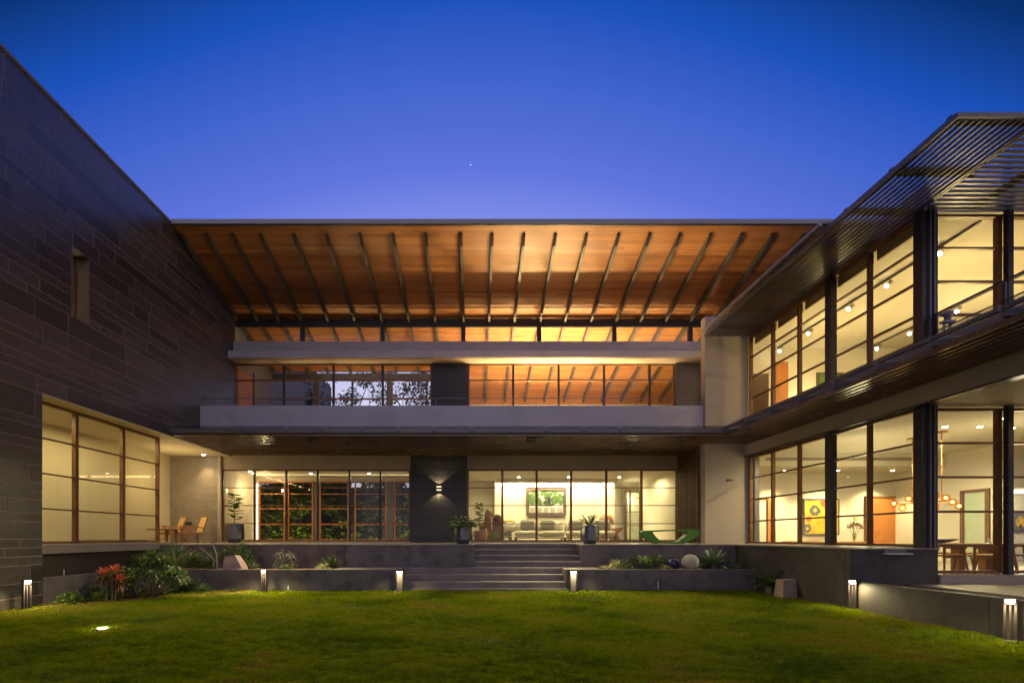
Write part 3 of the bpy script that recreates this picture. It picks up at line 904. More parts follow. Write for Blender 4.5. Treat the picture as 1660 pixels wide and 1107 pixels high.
xs = [PX(p, 14.15) for p in (285, 345, 405, 465, 525, 585, 645, 705, 765, 825, 885, 945, 1005, 1065, 1125, 1185)]
for a, b in zip(xs[:-1], xs[1:]): box('glass_sheet', max(a, -8.64) + .02, b - .02, 13.98, 15.58, 4.63, 4.645, 'glass_canopy', CB)

# ================================================================== right wing
GW = thing('glass_wing', 'two-storey right wing of warm lit rooms behind timber-framed glazing', 'building', (11, 12, ZT))
XG = 8.65
yk = [15.45 - 1.165 * i for i in range(6)][::-1]     # 9.625 .. 15.45
zlow = [1.31, 1.985, 2.66, 3.325, 3.99]
zup = [5.24, 5.81, 6.45, 7.10, 7.74]
window(GW, 'y', XG, yk, zlow, frame=.05, mull=.07, trans=.035, depth=.10)
window(GW, 'y', XG, yk, zup, frame=.05, mull=.07, trans=.035, depth=.10)
yc = yk[2]
for z0, z1 in ((1.28, 4.03), (5.08, 7.84)):
    box('column', XG - .09, XG + .06, yc - .10, yc + .10, z0, z1, 'metal', GW)
    box('corner_column', XG - .06, XG + .24, 9.46, 9.66, z0, z1, 'metal', GW, bev=.01)
    boxes('column_fins', [(XG + .05, XG + .08, 9.42, 9.458, z0, z1), (XG + .13, XG + .16, 9.42, 9.458, z0, z1)], 'steel', GW)
xf = [8.92, 10.18, 11.5, 12.8, 14.1]
zfl = [.80, 1.33, 1.99, 2.66, 3.32, 3.99]
window(GW, 'x', 9.6, xf, zfl, frame=.05, mull=.09, trans=.04, depth=.10)
window(GW, 'x', 9.6, xf, zup, frame=.05, mull=.09, trans=.04, depth=.10)
for z0, z1 in ((.78, 4.03), (5.08, 7.84)):
    box('column', 10.22, 10.32, 9.44, 9.54, z0, z1, 'metal', GW)
# beam bands and slabs
box('edge_beam', 8.48, 8.60, 3.0, 15.49, 4.03, 4.37, 'plaster', GW)
box('edge_angle', 8.46, 8.66, 3.0, 15.49, 4.0, 4.028, 'metal', GW)
box('porch_soffit', 8.61, 18, 3.0, 9.7, 4.03, 4.08, 'ceiling', GW)
box('floor_slab', 8.61, 18, 3.0, 19, 4.42, 5.06, 'plaster', GW)
box('balcony_kerb', 8.50, 8.60, 3.0, 15.49, 4.66, 5.12, 'plaster', GW)
box('window_sill', 8.55, 8.75, 9.66, 15.49, 5.10, 5.235, 'plaster_grey', GW)
box('window_head', 8.60, 8.70, 9.62, 15.49, 7.76, 7.84, 'frame_wood', GW)
box('roof_slab', 8.68, 18, 9.55, 19, 7.93, 8.3, 'fascia_metal', GW)
# lower rooms
box('dining_floor', 8.66, 18, 9.66, 18.2, .60, .70, 'terrace_stone', GW)
box('sill_wall', 8.55, 8.82, 9.66, 15.49, .4, 1.305, 'plaster', GW)
box('dining_ceiling', 8.66, 18.5, 9.66, 16.0, 4.20, 4.25, 'ceiling', GW)
box('bulkhead', 8.66, 15.3, 16.0, 16.06, 3.80, 4.20, 'ceiling', GW)
box('lowered_ceiling', 8.66, 15.3, 16.06, 18, 3.80, 3.85, 'ceiling', GW)
box('vent_grille', PX(1242, 16), 14.9, 15.97, 15.995, 3.98, 4.06, 'vent_grey', GW)
box('dining_back_wall', 8.66, 15.4, 18.0, 18.1, .7, 3.80, 'cream', GW)
box('dining_side_wall', 8.66, 8.9, 15.50, 18.0, .7, 4.2, 'cream', GW)
box('column_inside', PX(1217, 15.6) + .02, PX(1226, 15.6), 15.42, 15.50, 1.3, 3.98, 'steel', GW)
box('dining_right_wall', 15.3, 15.4, 15.5, 18.0, .7, 4.2, 'cream', GW)
box('dining_right_wall', 15.3, 15.4, 14.2, 14.62, .7, 4.2, 'cream', GW)
box('dining_right_wall', 15.3, 15.4, 14.62, 15.5, 2.95, 4.2, 'cream', GW)
box('hall_header', 15.4, 20, 14.2, 14.3, 2.9, 4.2, 'cream', GW)
box('hall_ceiling', 15.4, 20, 14.3, 16.6, 2.9, 2.95, 'ceiling', GW)
box('hall_wall', 15.4, 20, 16.5, 16.6, .7, 2.9, 'cream', GW)
box('hall_wall', 18.5, 18.6, 9.6, 14.2, .7, 4.2, 'cream', GW)
gd = boxes('glass_door', [(15.24, 15.295, 14.62, 14.74, .7, 2.95), (15.24, 15.295, 15.40, 15.5, .7, 2.95), (15.24, 15.295, 14.74, 15.40, 2.87, 2.95)], 'dark_teak', GW)
box('door_pane', 15.30, 15.33, 14.74, 15.40, .7, 2.87, 'green_glass_wall', gd)
bd = box('timber_door', PX(1408, 17.95), PX(1453, 17.95), 17.93, 17.995, .7, PZ(807, 17.95), 'orange_wood', GW)
df = boxes('door_frame', [(PX(1404, 17.9), PX(1408, 17.9), 17.90, 17.99, .7, 2.96), (PX(1404, 17.9), PX(1456, 17.9), 17.90, 17.99, 2.92, 2.98)], 'frame_wood', bd)
box('timber_door', PX(1245, 17.9), PX(1252, 17.9), 17.90, 17.995, .7, PZ(808, 17.9), 'orange_wood', GW)
box('door_frame', PX(1222, 17.9), PX(1245, 17.9), 17.95, 17.99, PZ(809, 17.9), PZ(806, 17.9), 'orange_wood', GW)
# upper room
box('upper_floor', 8.66, 18, 9.66, 16.6, 5.062, 5.10, 'terrace_stone', GW)
box('upper_ceiling', 8.66, 18, 9.66, 16.6, 7.845, 7.9, 'ceiling', GW)
box('upper_back_wall', 9.9, 18, 16.6, 16.7, 5.1, 7.85, 'cream', GW)
box('upper_right_wall', 15.3, 15.4, 9.66, 16.6, 5.1, 7.85, 'cream', GW)
box('upper_side_wall', 8.62, 8.74, 15.50, 15.6, 5.1, 7.85, 'cream_warm', GW)
box('upper_door', PX(1258, 16.5), PX(1278, 16.5), 16.50, 16.56, 5.1, 7.35, 'orange_wood', GW)
box('upper_door_header', 8.75, 9.9, 16.6, 16.7, 7.0, 7.85, 'cream', GW)
box('upper_door_leaf', 8.8, 9.3, 16.9, 16.95, 5.1, 7.0, 'orange_wood', GW)
bld = boxes('roller_blind', [(XG + .10, XG + .14, yk[i] + .06, yk[i + 1] - .06, 7.5, 7.74) for i in range(5)], 'blind', GW)
# outdoor floor at the right, retaining wall, trench
RW = thing('retaining_wall', 'low concrete retaining wall running beside the lawn on the right', 'wall', (7.3, 8, 0))
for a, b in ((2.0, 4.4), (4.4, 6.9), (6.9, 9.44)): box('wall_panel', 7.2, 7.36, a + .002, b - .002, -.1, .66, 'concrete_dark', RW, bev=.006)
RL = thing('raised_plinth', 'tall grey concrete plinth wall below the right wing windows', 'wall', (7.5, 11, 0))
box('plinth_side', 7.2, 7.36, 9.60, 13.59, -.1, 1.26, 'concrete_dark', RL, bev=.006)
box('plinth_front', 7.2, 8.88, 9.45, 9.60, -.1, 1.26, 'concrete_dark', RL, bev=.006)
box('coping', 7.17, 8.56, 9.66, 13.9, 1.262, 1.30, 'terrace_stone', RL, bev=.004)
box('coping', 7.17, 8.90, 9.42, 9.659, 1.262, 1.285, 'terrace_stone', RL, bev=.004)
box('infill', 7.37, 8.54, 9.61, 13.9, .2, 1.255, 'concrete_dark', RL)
tag(box('ditch', 7.36, 8.3, 2, 9.45, .30, .50, 'pool_dark'), kind='structure')
pv = tag(link('side_paving', None, (9, 7, .6)), kind='structure')
for i in range(9):
    for j in range(8):
        box('paving_slab', 8.3 + .9 * i + .003, 8.3 + .9 * (i + 1) - .003, 2.2 + .9 * j + .003, 2.2 + .9 * (j + 1) - .003, .50, .60, 'paving', pv)
box('threshold', 8.9, 18, 9.42, 9.66, .50, .775, 'terrace_stone', pv)

# lower side canopy
CS = tag(link('slatted_canopy', None, (7.9, 10, 4.4)), 'dark slatted canopy with glass sheets above the lower windows of the right wing', 'canopy')
x = 7.24
while x < 8.45:
    box('slat', x, x + .05, 3.5, 14.05, 4.385, 4.475, 'slat', CS); x += .15
ys = [14.1 - 1.06 * i for i in range(11)]
for y in ys:
    v = []
    for xx, h in ((7.16, .06), (7.5, .13), (8.5, .13)):
        v += [(xx, y - .04, 4.478), (xx, y + .04, 4.478), (xx, y + .04, 4.478 + h), (xx, y - .04, 4.478 + h)]
    f = [(3, 2, 1, 0), (8, 9, 10, 11)] + [(i * 4 + k, i * 4 + (k + 1) % 4, (i + 1) * 4 + (k + 1) % 4, (i + 1) * 4 + k) for i in range(2) for k in range(4)]
    wmesh('outrigger', v, f, 'steel', CS)
for i in range(10):
    box('glass_sheet', 7.10, 8.49, ys[i + 1] + .03, ys[i] - .03, 4.63, 4.645, 'glass_canopy', CS)
    box('edge_strip', 7.13, 7.19, ys[i + 1] + .05, ys[i] - .05, 4.57, 4.625, 'steel', CS)
# balcony rail on the right wing
RB = tag(link('balcony_rail', None, (8.76, 7, 5.1)), 'slim metal balcony rail running forward from the upper corner of the right wing', 'railing')
box('handrail', 8.745, 8.775, 3.0, 9.40, 5.71, 5.74, 'metal', RB)
box('lower_rail', 8.75, 8.77, 3.0, 9.40, 5.39, 5.41, 'metal', RB)
for y in (9.36, 8.15, 6.9, 5.6): box('post', 8.74, 8.78, y - .02, y + .02, 5.065, 5.708, 'metal', RB)
# upper pergola
PG = tag(link('roof_pergola', None, (8, 11, 7.9)), 'large slatted pergola projecting over the upper floor of the right wing', 'pergola')
x = 7.30
while x < 8.55:
    box('slat', x, x + .036, 7.44, 15.45, 7.765, 7.81, 'pergola_slat', PG); x += .108
y = 7.45
while y < 9.5:
    box('cross_slat', 8.60, 15.5, y, y + .04, 7.765, 7.81, 'pergola_slat', PG); y += .118
box('edge_beam', 7.21, 7.25, 7.40, 15.49, 7.76, 7.85, 'steel', PG)
box('edge_beam', 7.21, 15.5, 7.36, 7.398, 7.76, 7.83, 'steel', PG)
box('edge_beam', 8.555, 8.598, 7.40, 9.5, 7.77, 7.83, 'steel', PG)
yp = [7.55 + 1.06 * i for i in range(8)]
for y in yp: box('crossbeam', 7.26, 8.75, y - .04, y + .04, 7.812, 7.92, 'metal', PG)
for x in (9.7, 10.8, 11.9, 13.0, 14.1): box('crossbeam', x - .05, x + .05, 7.40, 9.54, 7.832, 7.92, 'metal', PG)
for i in range(2, 7): box('glass_sheet', 7.10, 8.64, yp[i] + .45, yp[i] + 1.06 + .43, 7.95, 7.965, 'glass_canopy', PG)
for i in range(2, 7): box('edge_strip', 7.08, 7.14, yp[i] + .46, yp[i] + 1.06 + .42, 7.88, 7.945, 'fascia_metal', PG)
# ================================================================== foliage builders
def leaf_data(p, az, el, L, w, droop, nseg=4, fold=.25, tip=.05, wide=.35):
    p = Vector(p); v = []; f = []
    side = Vector((-math.sin(az), math.cos(az), 0))
    e = el
    for i in range(nseg + 1):
        t = i / nseg
        ww = w * (min(1, .35 + t / wide * .65) if t < wide else max(tip, 1 - ((t - wide) / (1 - wide)) ** 1.6))
        v += [p - side * ww / 2 + Vector((0, 0, fold * ww)), p.copy(), p + side * ww / 2 + Vector((0, 0, fold * ww))]
        d = Vector((math.cos(az) * math.cos(e), math.sin(az) * math.cos(e), math.sin(e)))
        p = p + d * L / nseg
        e -= droop / nseg
    for i in range(nseg):
        a = i * 3
        f += [(a, a + 1, a + 4, a + 3), (a + 1, a + 2, a + 5, a + 4)]
    return v, f
def rosette(c, n, L, w, e0=.2, e1=1.4, droop=.6, mb=None, jit=.15, nseg=4, ret=False, fold=.25):
    out = []
    for i in range(n):
        az = i * 2.39996 + random.uniform(-.2, .2)
        t = (i + .5) / n
        el = e0 + (e1 - e0) * t + random.uniform(-jit, jit)
        l = L * random.uniform(.8, 1.08) * (1 - .25 * t)
        d = leaf_data((c[0], c[1], c[2]), az, el, l, w * random.uniform(.85, 1.1), droop * random.uniform(.6, 1.4), nseg, fold)
        if mb is not None: mb.add(*d)
        out.append(d)
    return out
def leafy_blob(mb, c, r, n, ls, squash=(1, 1, 1), hollow=.35, lobes=5):
    """leaf-sized faces gathered in clumps, with gaps between them"""
    cl = []
    for _ in range(lobes):
        a = random.random() * 6.283; q = random.random() ** .5
        cl.append((c[0] + r * squash[0] * q * .62 * math.cos(a), c[1] + r * squash[1] * q * .62 * math.sin(a), c[2] + r * squash[2] * random.uniform(-.5, .6), r * random.uniform(.32, .55)))
    for _ in range(n):
        k = random.choice(cl)
        d = Vector((random.gauss(0, 1), random.gauss(0, 1), random.gauss(0, 1))).normalized()
        q = k[3] * random.uniform(hollow, 1.08)
        p = Vector((k[0], k[1], k[2])) + d * q
        az = math.atan2(d.y, d.x) + random.uniform(-.9, .9); el = random.uniform(-.7, .8)
        u = Vector((math.cos(az) * math.cos(el), math.sin(az) * math.cos(el), math.sin(el)))
        s = u.cross(Vector((random.uniform(-.5, .5), random.uniform(-.5, .5), 1))).normalized()
        l = ls * random.uniform(.7, 1.3)
        mb.add([p, p + u * l * .5 + s * l * .24, p + u * l + Vector((0, 0, -l * .15)), p + u * l * .5 - s * l * .24], [(0, 1, 2, 3)])
def shrub(name, label, cat, c, r, n, ls, mat, squash=(1, 1, .8), lobes=6, group=None, stems=4, **k):
    t = thing(name, label, cat, c, group)
    m = MB(); leafy_blob(m, (c[0], c[1], c[2] + r * squash[2] * .75), r, n, ls, squash, lobes=lobes)
    m.build('foliage', mat, t)
    s = MB()
    for i in range(stems):
        a = random.random() * 6.28; q = r * .45
        s.add(*tube_data([c, (c[0] + q * .4 * math.cos(a), c[1] + q * .4 * math.sin(a), c[2] + r * .5), (c[0] + q * math.cos(a), c[1] + q * math.sin(a), c[2] + r * squash[2] * 1.1)], [.012, .009, .005], 5))
    s.build('stem', 'bark', t)
    return t
def spiky(name, label, cat, c, n, L, w, mat, e0=.15, e1=1.4, droop=.6, separate=True, nseg=4, fold=.25, stemh=0):
    t = thing(name, label, cat, c)
    cc = (c[0], c[1], c[2] + stemh)
    if separate:
        for v, f in rosette(cc, n, L, w, e0, e1, droop, nseg=nseg, fold=fold): wmesh('leaf', v, f, mat, t, True)
    else:
        m = MB(); rosette(cc, n, L, w, e0, e1, droop, m, nseg=nseg, fold=fold); m.build('foliage', mat, t)
    tube('stem', [(c[0], c[1], c[2] - .02), (c[0], c[1], c[2] + stemh + .05)], [max(w * .9, .02), max(w * .6, .015)], 'bark', t)
    return t
BZ = ZP - .06
def LX(px, py, z=ZL):       # world point on a level z seen at photo pixel
    D = (1.5 - z) * 800 / (py - 870)
    return (PX(px, D), D)

# ------------------------------------------------------------------ planting, left
x, y = -7.72, 10.45
t = thing('cordyline', 'red-topped cordyline on two thin bare stems at the foot of the planter wall', 'plant', (x, y, ZL))
for dxx, h in ((-.14, .55), (.10, .62), (.2, .42)):
    tube('stem', [(x + dxx * .5, y, ZL - .02), (x + dxx * .6, y + .02, ZL + h * .5), (x + dxx, y, ZL + h)], [.02, .016, .014], 'bark', t)
    m = MB(); rosette((x + dxx, y, ZL + h * .92), 30, .30, .05, -.9, .5, .9, m); m.build('lower_foliage', 'leaf_bronze', t)
    for v, f in rosette((x + dxx, y, ZL + h), 14, .27, .065, .35, 1.4, .35): wmesh('leaf', v, f, 'leaf_red', t, True)
x, y = LX(95, 979); shrub('low_shrub', 'small bright green shrub on the grass left of the red cordyline', 'shrub', (x + .25, y, ZL), .22, 420, .07, 'leaf_bright', lobes=5)
x, y = LX(140, 975); spiky('spider_lily', 'small strappy green plant between the cordyline and the first aloe', 'plant', (x + .2, y, ZL), 34, .42, .035, 'leaf_green', .3, 1.4, 1.0)
x, y = LX(185, 969); spiky('aloe', 'leftmost grey-green aloe with long arching leaves at the lawn edge', 'aloe', (x, y, ZL), 18, .62, .075, 'leaf_agave', .25, 1.45, .5)
x, y = LX(222, 967); spiky('aloe', 'low dark aloe below the big drooping palm-like clump', 'aloe', (x, y, ZL), 16, .50, .065, 'leaf_green', .2, 1.2, .7)
x, y = LX(265, 963); spiky('aloe', 'tall-leaved aloe with one upright blade right of the drooping clump', 'aloe', (x, y, ZL), 15, .66, .07, 'leaf_agave', .25, 1.5, .45)
x, y = LX(300, 960)
t = thing('flowering_spurge', 'slender plant with two upright yellow-green flower spikes by the planter wall', 'plant', (x, y, ZL))
for dxx, h in ((-.14, .38), (.02, .52)):
    m = MB(); tube_ = [(x + dxx, y, ZL), (x + dxx, y, ZL + h)]
    tube('stem', tube_, [.012, .01], 'leaf_green', t, 6)
    for q in range(7): leafy_blob(m, (x + dxx, y, ZL + h - q * .045), .05, 26, .05, lobes=2)
    m.build('flower_spike', 'leaf_yellow', t)
m = MB(); leafy_blob(m, (x, y, ZL + .12), .2, 320, .07, lobes=5); m.build('foliage', 'leaf_green', t)
x, y = LX(330, 960); spiky('grass_tuft', 'fine-leaved green tuft at the right end of the lawn-edge planting', 'plant', (x, y, ZL), 60, .36, .022, 'leaf_green', .2, 1.4, .9, separate=False)
x, y = LX(372, 961); spiky('grass_tuft', 'thin dark tuft against the planter wall left of the middle bollard', 'plant', (x, y + .1, ZL), 30, .26, .02, 'leaf_dark', .2, 1.3, .8, separate=False)
# big drooping clump
x, y = -7.55, 11.25
t = thing('pandanus_clump', 'large dark clump of drooping strap leaves hanging over the planter corner', 'plant', (x, y, ZL))
for i in range(26):
    a = random.random() * 6.28; q = random.random() ** .5
    px_, py_, pz_ = x + .80 * q * math.cos(a), y + .55 * q * math.sin(a), ZL + .36 + .62 * random.random() * (1.25 - q)
    tube('stem', [(x + .2 * math.cos(a), y + .2 * math.sin(a), ZL), (px_, py_, pz_)], [.02, .014], 'bark', t, 6)
    m = MB(); rosette((px_, py_, pz_), 36, .38, .034, -.3, 1.4, 1.5, m); m.build('foliage', 'leaf_dark' if i % 3 else 'leaf_green', t)
# planter bed, left
spiky('agave', 'large variegated agave with a fan of stiff pale-edged leaves in front of the chairs', 'agave', (PX(284, 13.0), 13.0, BZ), 64, .92, .085, 'leaf_variegated', -.05, .85, .35, stemh=.10)
a_ = [o for o in bpy.data.objects if o.name.startswith('agave')][-1]
for v, f in rosette((PX(284, 13.0), 13.0, BZ + .12), 34, .80, .085, .75, 1.5, .1): wmesh('leaf', v, f, 'leaf_agave', a_, True)
shrub('ground_shrub', 'low leafy shrub under the variegated agave', 'shrub', (PX(262, 12.9), 12.9, BZ), .34, 700, .07, 'leaf_green', (1.3, .8, .6))
shrub('ground_shrub', 'dense low shrub between the agave and the frangipani', 'shrub', (PX(318, 13.0), 13.0, BZ), .36, 900, .065, 'leaf_green', (1.2, .8, .7))
shrub('ground_shrub', 'small-leaved shrub just left of the bare frangipani stem', 'shrub', (PX(343, 13.2), 13.2, BZ), .33, 800, .06, 'leaf_green', (1, .8, .95))
x, y = PX(352, 12.95), 12.95
t = thing('frangipani', 'bare pale frangipani with crooked branches left of the pink rock', 'tree', (x, y, BZ))
tube('trunk', [(x, y, BZ - .02), (x - .01, y, BZ + .25), (x - .02, y, BZ + .45), (x - .08, y, BZ + .62), (x - .12, y, BZ + .72)], [.028, .022, .018, .013, .009], 'bark_pale', t)
tube('branch', [(x - .01, y, BZ + .22), (x - .18, y - .05, BZ + .42), (x - .36, y - .08, BZ + .58), (x - .46, y - .1, BZ + .66)], [.013, .010, .008, .005], 'bark_pale', t, 6)
tube('branch', [(x - .09, y, BZ), (x - .10, y - .02, BZ + .16), (x - .06, y - .02, BZ + .28)], [.018, .014, .008], 'bark_pale', t, 6)
m = MB(); rosette((x - .12, y, BZ + .72), 9, .12, .03, -.2, 1.0, .4, m); rosette((x - .46, y - .1, BZ + .66), 6, .07, .025, -.2, 1.0, .4, m); m.build('foliage', 'leaf_dark', t)
shrub('rounded_shrub', 'rounded fine-leaved bush behind the pink rock', 'shrub', (PX(386, 13.5), 13.5, BZ), .46, 1900, .055, 'leaf_dark', (1.05, .8, .9), 9)
# rocks
def rock(name, label, c, s, mat, seed, cat='rock', pts=None):
    rr = random.Random(seed); v = []; n1, n2 = 7, 10
    for i in range(n1 + 1):
        ph = math.pi * i / n1
        for k in range(n2):
            th = 2 * math.pi * k / n2
            q = 1 + rr.uniform(-.16, .16)
            v.append((c[0] + s[0] * q * math.sin(ph) * math.cos(th), c[1] + s[1] * q * math.sin(ph) * math.sin(th), c[2] + s[2] * (1 - math.cos(ph) * (1 + rr.uniform(-.08, .08)))))
    f = [(i * n2 + k, (i + 1) * n2 + k, (i + 1) * n2 + (k + 1) % n2, i * n2 + (k + 1) % n2) for i in range(n1) for k in range(n2)]
    return wmesh(name, v, f, mat, label=label, cat=cat)
x, y = PX(380, 12.85), 12.85
rv_ = [(-.26, -.1, 0), (.30, -.12, 0), (.34, .12, 0), (-.24, .14, 0), (-.25, -.09, .22), (.20, -.12, .2), (.24, .1, .22), (-.22, .12, .25),
       (-.22, -.05, .40), (.05, -.08, .43), (.12, .06, .42), (-.2, .07, .39), (-.02, -.15, .2), (-.05, -.13, .02), (-.08, -.07, .415)]
rf_ = [(0, 13, 12, 4), (13, 1, 5, 12), (1, 2, 6, 5), (2, 3, 7, 6), (3, 0, 4, 7), (4, 12, 14, 8), (12, 5, 9, 14), (5, 6, 10, 9), (6, 7, 11, 10), (7, 4, 8, 11), (8, 14, 9, 10, 11), (0, 3, 2, 1, 13)]
wmesh('boulder', [(x + a, y + b, BZ + c - .01) for a, b, c in rv_], rf_, 'rock_pink', label='angular pink boulder standing in the planter', cat='rock')
rock('small_rock', 'low pinkish stone lying at the right foot of the angular boulder', (x + .22, y - .12, BZ - .02), (.13, .08, .05), 'rock_pink', 3)
rock('small_rock', 'flat brown stone lying left of the angular boulder', (x - .32, y - .06, BZ - .02), (.14, .08, .045), 'block_stone', 4)
shrub('silver_shrub', 'silvery grey shrub in the planter behind the middle bollard', 'shrub', (PX(463, 13.4), 13.4, BZ), .38, 1000, .06, 'leaf_silver', (1.15, .7, .85), 8)
shrub('ground_shrub', 'low green shrub beneath the silvery shrub', 'shrub', (PX(458, 13.0), 13.0, BZ), .24, 500, .055, 'leaf_green', (1.2, .7, .6))
spiky('agave', 'dark green agave with narrow spikes beside the raised wall end', 'agave', (PX(537, 13.4), 13.4, BZ), 46, .52, .05, 'leaf_dark', .0, 1.4, .3, stemh=.05)
spiky('spider_plant', 'small pale variegated tuft in front of the dark agave', 'plant', (PX(524, 12.95), 12.95, BZ), 44, .30, .035, 'leaf_variegated', .1, 1.3, .6, stemh=.02)
# planter bed, right
spiky('spider_plant', 'leftmost pale-striped tuft in the right planter near the steps', 'plant', (PX(985, 12.95), 12.95, BZ), 44, .34, .04, 'leaf_variegated', .1, 1.1, .6)
spiky('yucca', 'upright pale-edged spiky plant left of the broad-leaved bush', 'plant', (PX(1000, 13.2), 13.2, BZ), 34, .44, .06, 'leaf_variegated', .3, 1.4, .4)
spiky('strap_plant', 'dark green strappy plant between the striped tuft and the broad-leaved bush', 'plant', (PX(1020, 13.05), 13.05, BZ), 34, .36, .045, 'leaf_green', .1, 1.3, .6)
t = thing('philodendron', 'dark glossy broad-leaved bush left of the blue sphere', 'plant', (PX(1046, 13.1), 13.1, BZ))
for i in range(46):
    a = random.random() * 6.28; q = random.random() ** .6 * .30
    v, f = leaf_data((PX(1046, 13.1) + q * math.cos(a) * 1.25, 13.1 + q * .7 * math.sin(a), BZ + .12 + random.random() * .26), a, random.uniform(-.2, 1.0), .22, .13, 1.3, 4, .12)
    wmesh('leaf', v, f, 'leaf_green', t, True)
m = MB()
for i in range(10): m.add(*tube_data([(PX(1046, 13.1), 13.1, BZ), (PX(1046, 13.1) + random.uniform(-.3, .3), 13.1 + random.uniform(-.15, .15), BZ + .3)], [.012, .006], 5))
m.build('stem', 'leaf_dark', t)
spiky('spider_plant', 'low pale arching tuft in front of the blue sphere', 'plant', (PX(1078, 12.9), 12.9, BZ), 54, .32, .028, 'leaf_variegated', .0, 1.2, 1.0)
shrub('ground_shrub', 'small green shrub behind the blue sphere', 'shrub', (PX(1080, 13.4), 13.4, BZ), .24, 420, .07, 'leaf_green', (1, .7, .9))
lathe('garden_sphere', (PX(1092, 13.0), 13.05, BZ), sphere_prof(.17, 14), 'ball_blue', label='dark blue glazed sphere nestled in the right planter', cat='sphere')
lathe('garden_sphere', (PX(1119, 12.95), 12.95, BZ), sphere_prof(.22, 16), 'ball_stone', label='larger pale mottled stone sphere beside the blue one', cat='sphere')
for i, (px, s) in enumerate(((1106, .075), (1119, .07), (1133, .085), (1145, .05))):
    rock('pebble', ('rounded stone lying in front and left of the pale sphere', 'smaller rounded stone directly in front of the pale sphere', 'widest rounded stone right of the pale sphere', 'tiny reddish stone farthest from the pale sphere')[i], (PX(px, 12.82), 12.82, BZ - .01), (s * 1.3, s * .8, s * .55), 'pebble', 10 + i, 'stone')
spiky('agave', 'big broad-leaved blue-green agave at the right end of the planter', 'agave', (PX(1158, 13.2), 13.2, BZ), 40, .70, .13, 'leaf_agave', .05, 1.45, .5, stemh=.1)
spiky('agave', 'small agave rosette at the foot of the big broad-leaved one', 'agave', (PX(1172, 12.9), 12.9, BZ), 24, .30, .05, 'leaf_agave', .05, 1.2, .3)
spiky('agave', 'second small rosette to the right of the big agave', 'agave', (PX(1190, 12.95), 12.95, BZ), 22, .26, .045, 'leaf_green', .05, 1.2, .3)
shrub('ground_shrub', 'dark low shrub in the shaded corner of the right planter', 'shrub', (PX(1208, 13.2), 13.2, BZ), .26, 520, .06, 'leaf_dark', (1.1, .7, .6))
# lawn, right
x, y = PX(1247, 11.9), 11.9
t = thing('cycad', 'dark feathery cycad on the grass beside the tapered stone block', 'plant', (x, y, ZL))
tube('trunk', [(x, y, ZL - .02), (x, y, ZL + .18)], [.09, .06], 'bark', t)
for i in range(30):
    az = i * 2.4; el = random.uniform(.15, 1.3); L = .66; m = MB()
    p = Vector((x, y, ZL + .18)); e = el
    for s_ in range(9):
        d = Vector((math.cos(az) * math.cos(e), math.sin(az) * math.cos(e), math.sin(e)))
        for sd in (-1, 1):
            m.add(*leaf_data(p, az + sd * .8, e - .1, .15 * (1 - .06 * s_), .026, .4, 2))
        m.bar(p, p + d * L / 9, .007, .007)
        p = p + d * L / 9; e -= .13
    m.build('frond', 'leaf_green' if i % 3 else 'leaf_dark', t)
x, y = LX(1276, 968)
bw = [(-.20, -.18, 0), (.24, -.18, 0), (.24, .18, 0), (-.20, .18, 0), (-.17, -.14, .41), (.16, -.14, .43), (.16, .14, .43), (-.17, .14, .41)]
wmesh('stone_block', [(x + a, y + b, ZL + c - .01) for a, b, c in bw], BOXF, 'block_stone', label='tapered brown stone block standing on the grass below the tall plinth', cat='stone block')
# sprinkler risers
for px, py, z, h, lab in ((467, 958, ZL, .2, 'on the grass right of the middle bollard'), (1067, 958, ZL, .36, 'against the right planter wall'), (151, 927, BZ, .26, 'in the left planter behind the red cordyline'), (1225, 915, BZ, .18, 'in the shaded corner of the right planter')):
    D = (1.5 - z) * 800 / (py - 870); D = min(D, 12.45) if z == ZL else (10.7 if px < 500 else 12.9)
    xx = PX(px, D) if px > 200 else -8.9
    t = thing('sprinkler_riser', 'thin white sprinkler pipe standing ' + lab, 'sprinkler', (xx, D, z), 'sprinkler pipes in the beds and lawn')
    tube('pipe', [(xx, D, z - .02), (xx, D, z + h * .7)], .011, 'paper', t, 6)
    tube('nozzle', [(xx, D, z + h * .7), (xx, D, z + h)], [.008, .004], 'steel', t, 6)

shrub('ground_shrub', 'dark low shrub behind the drooping palm-like clump', 'shrub', (PX(228, 12.9), 12.9, BZ), .36, 900, .07, 'leaf_green', (1.5, .8, .7), 8)
shrub('ground_shrub', 'spreading low shrub in the bed between the boulder and the silvery shrub', 'shrub', (PX(412, 13.2), 13.2, BZ), .26, 600, .055, 'leaf_dark', (1.4, .8, .6), 7)
shrub('ground_shrub', 'dark leafy undergrowth beneath the first aloe', 'shrub', (PX(160, 11.3), 11.3, ZL), .30, 520, .07, 'leaf_dark', (1.4, .8, .6), 6)
shrub('ground_shrub', 'leafy undergrowth behind the flower spikes', 'shrub', (PX(300, 12.2), 12.25, ZL), .30, 700, .065, 'leaf_dark', (1.6, .6, .7), 7)
shrub('ground_shrub', 'small dark green shrub behind the striped tuft in the right planter', 'shrub', (PX(1005, 13.35), 13.35, BZ), .24, 420, .06, 'leaf_dark', (1.3, .6, .7), 5)
sb_ = MB()
for i in range(60):
    u_ = i / 59; xx_ = -8.35 + 2.9 * u_; yy_ = 9.9 + 2.45 * u_ ** .8
    for j in range(3):
        sb_.add(*lathe_data((xx_ + random.uniform(-.15, .15), min(yy_ + random.uniform(-.25, .12), 12.45), ZL - .03), [(.16, 0), (.12, .035), (.03, .05)], 7))
sb_.build('flower_bed_soil', 'soil', kind='stuff', label='reddish brown soil under the plants along the lawn edge', cat='soil')
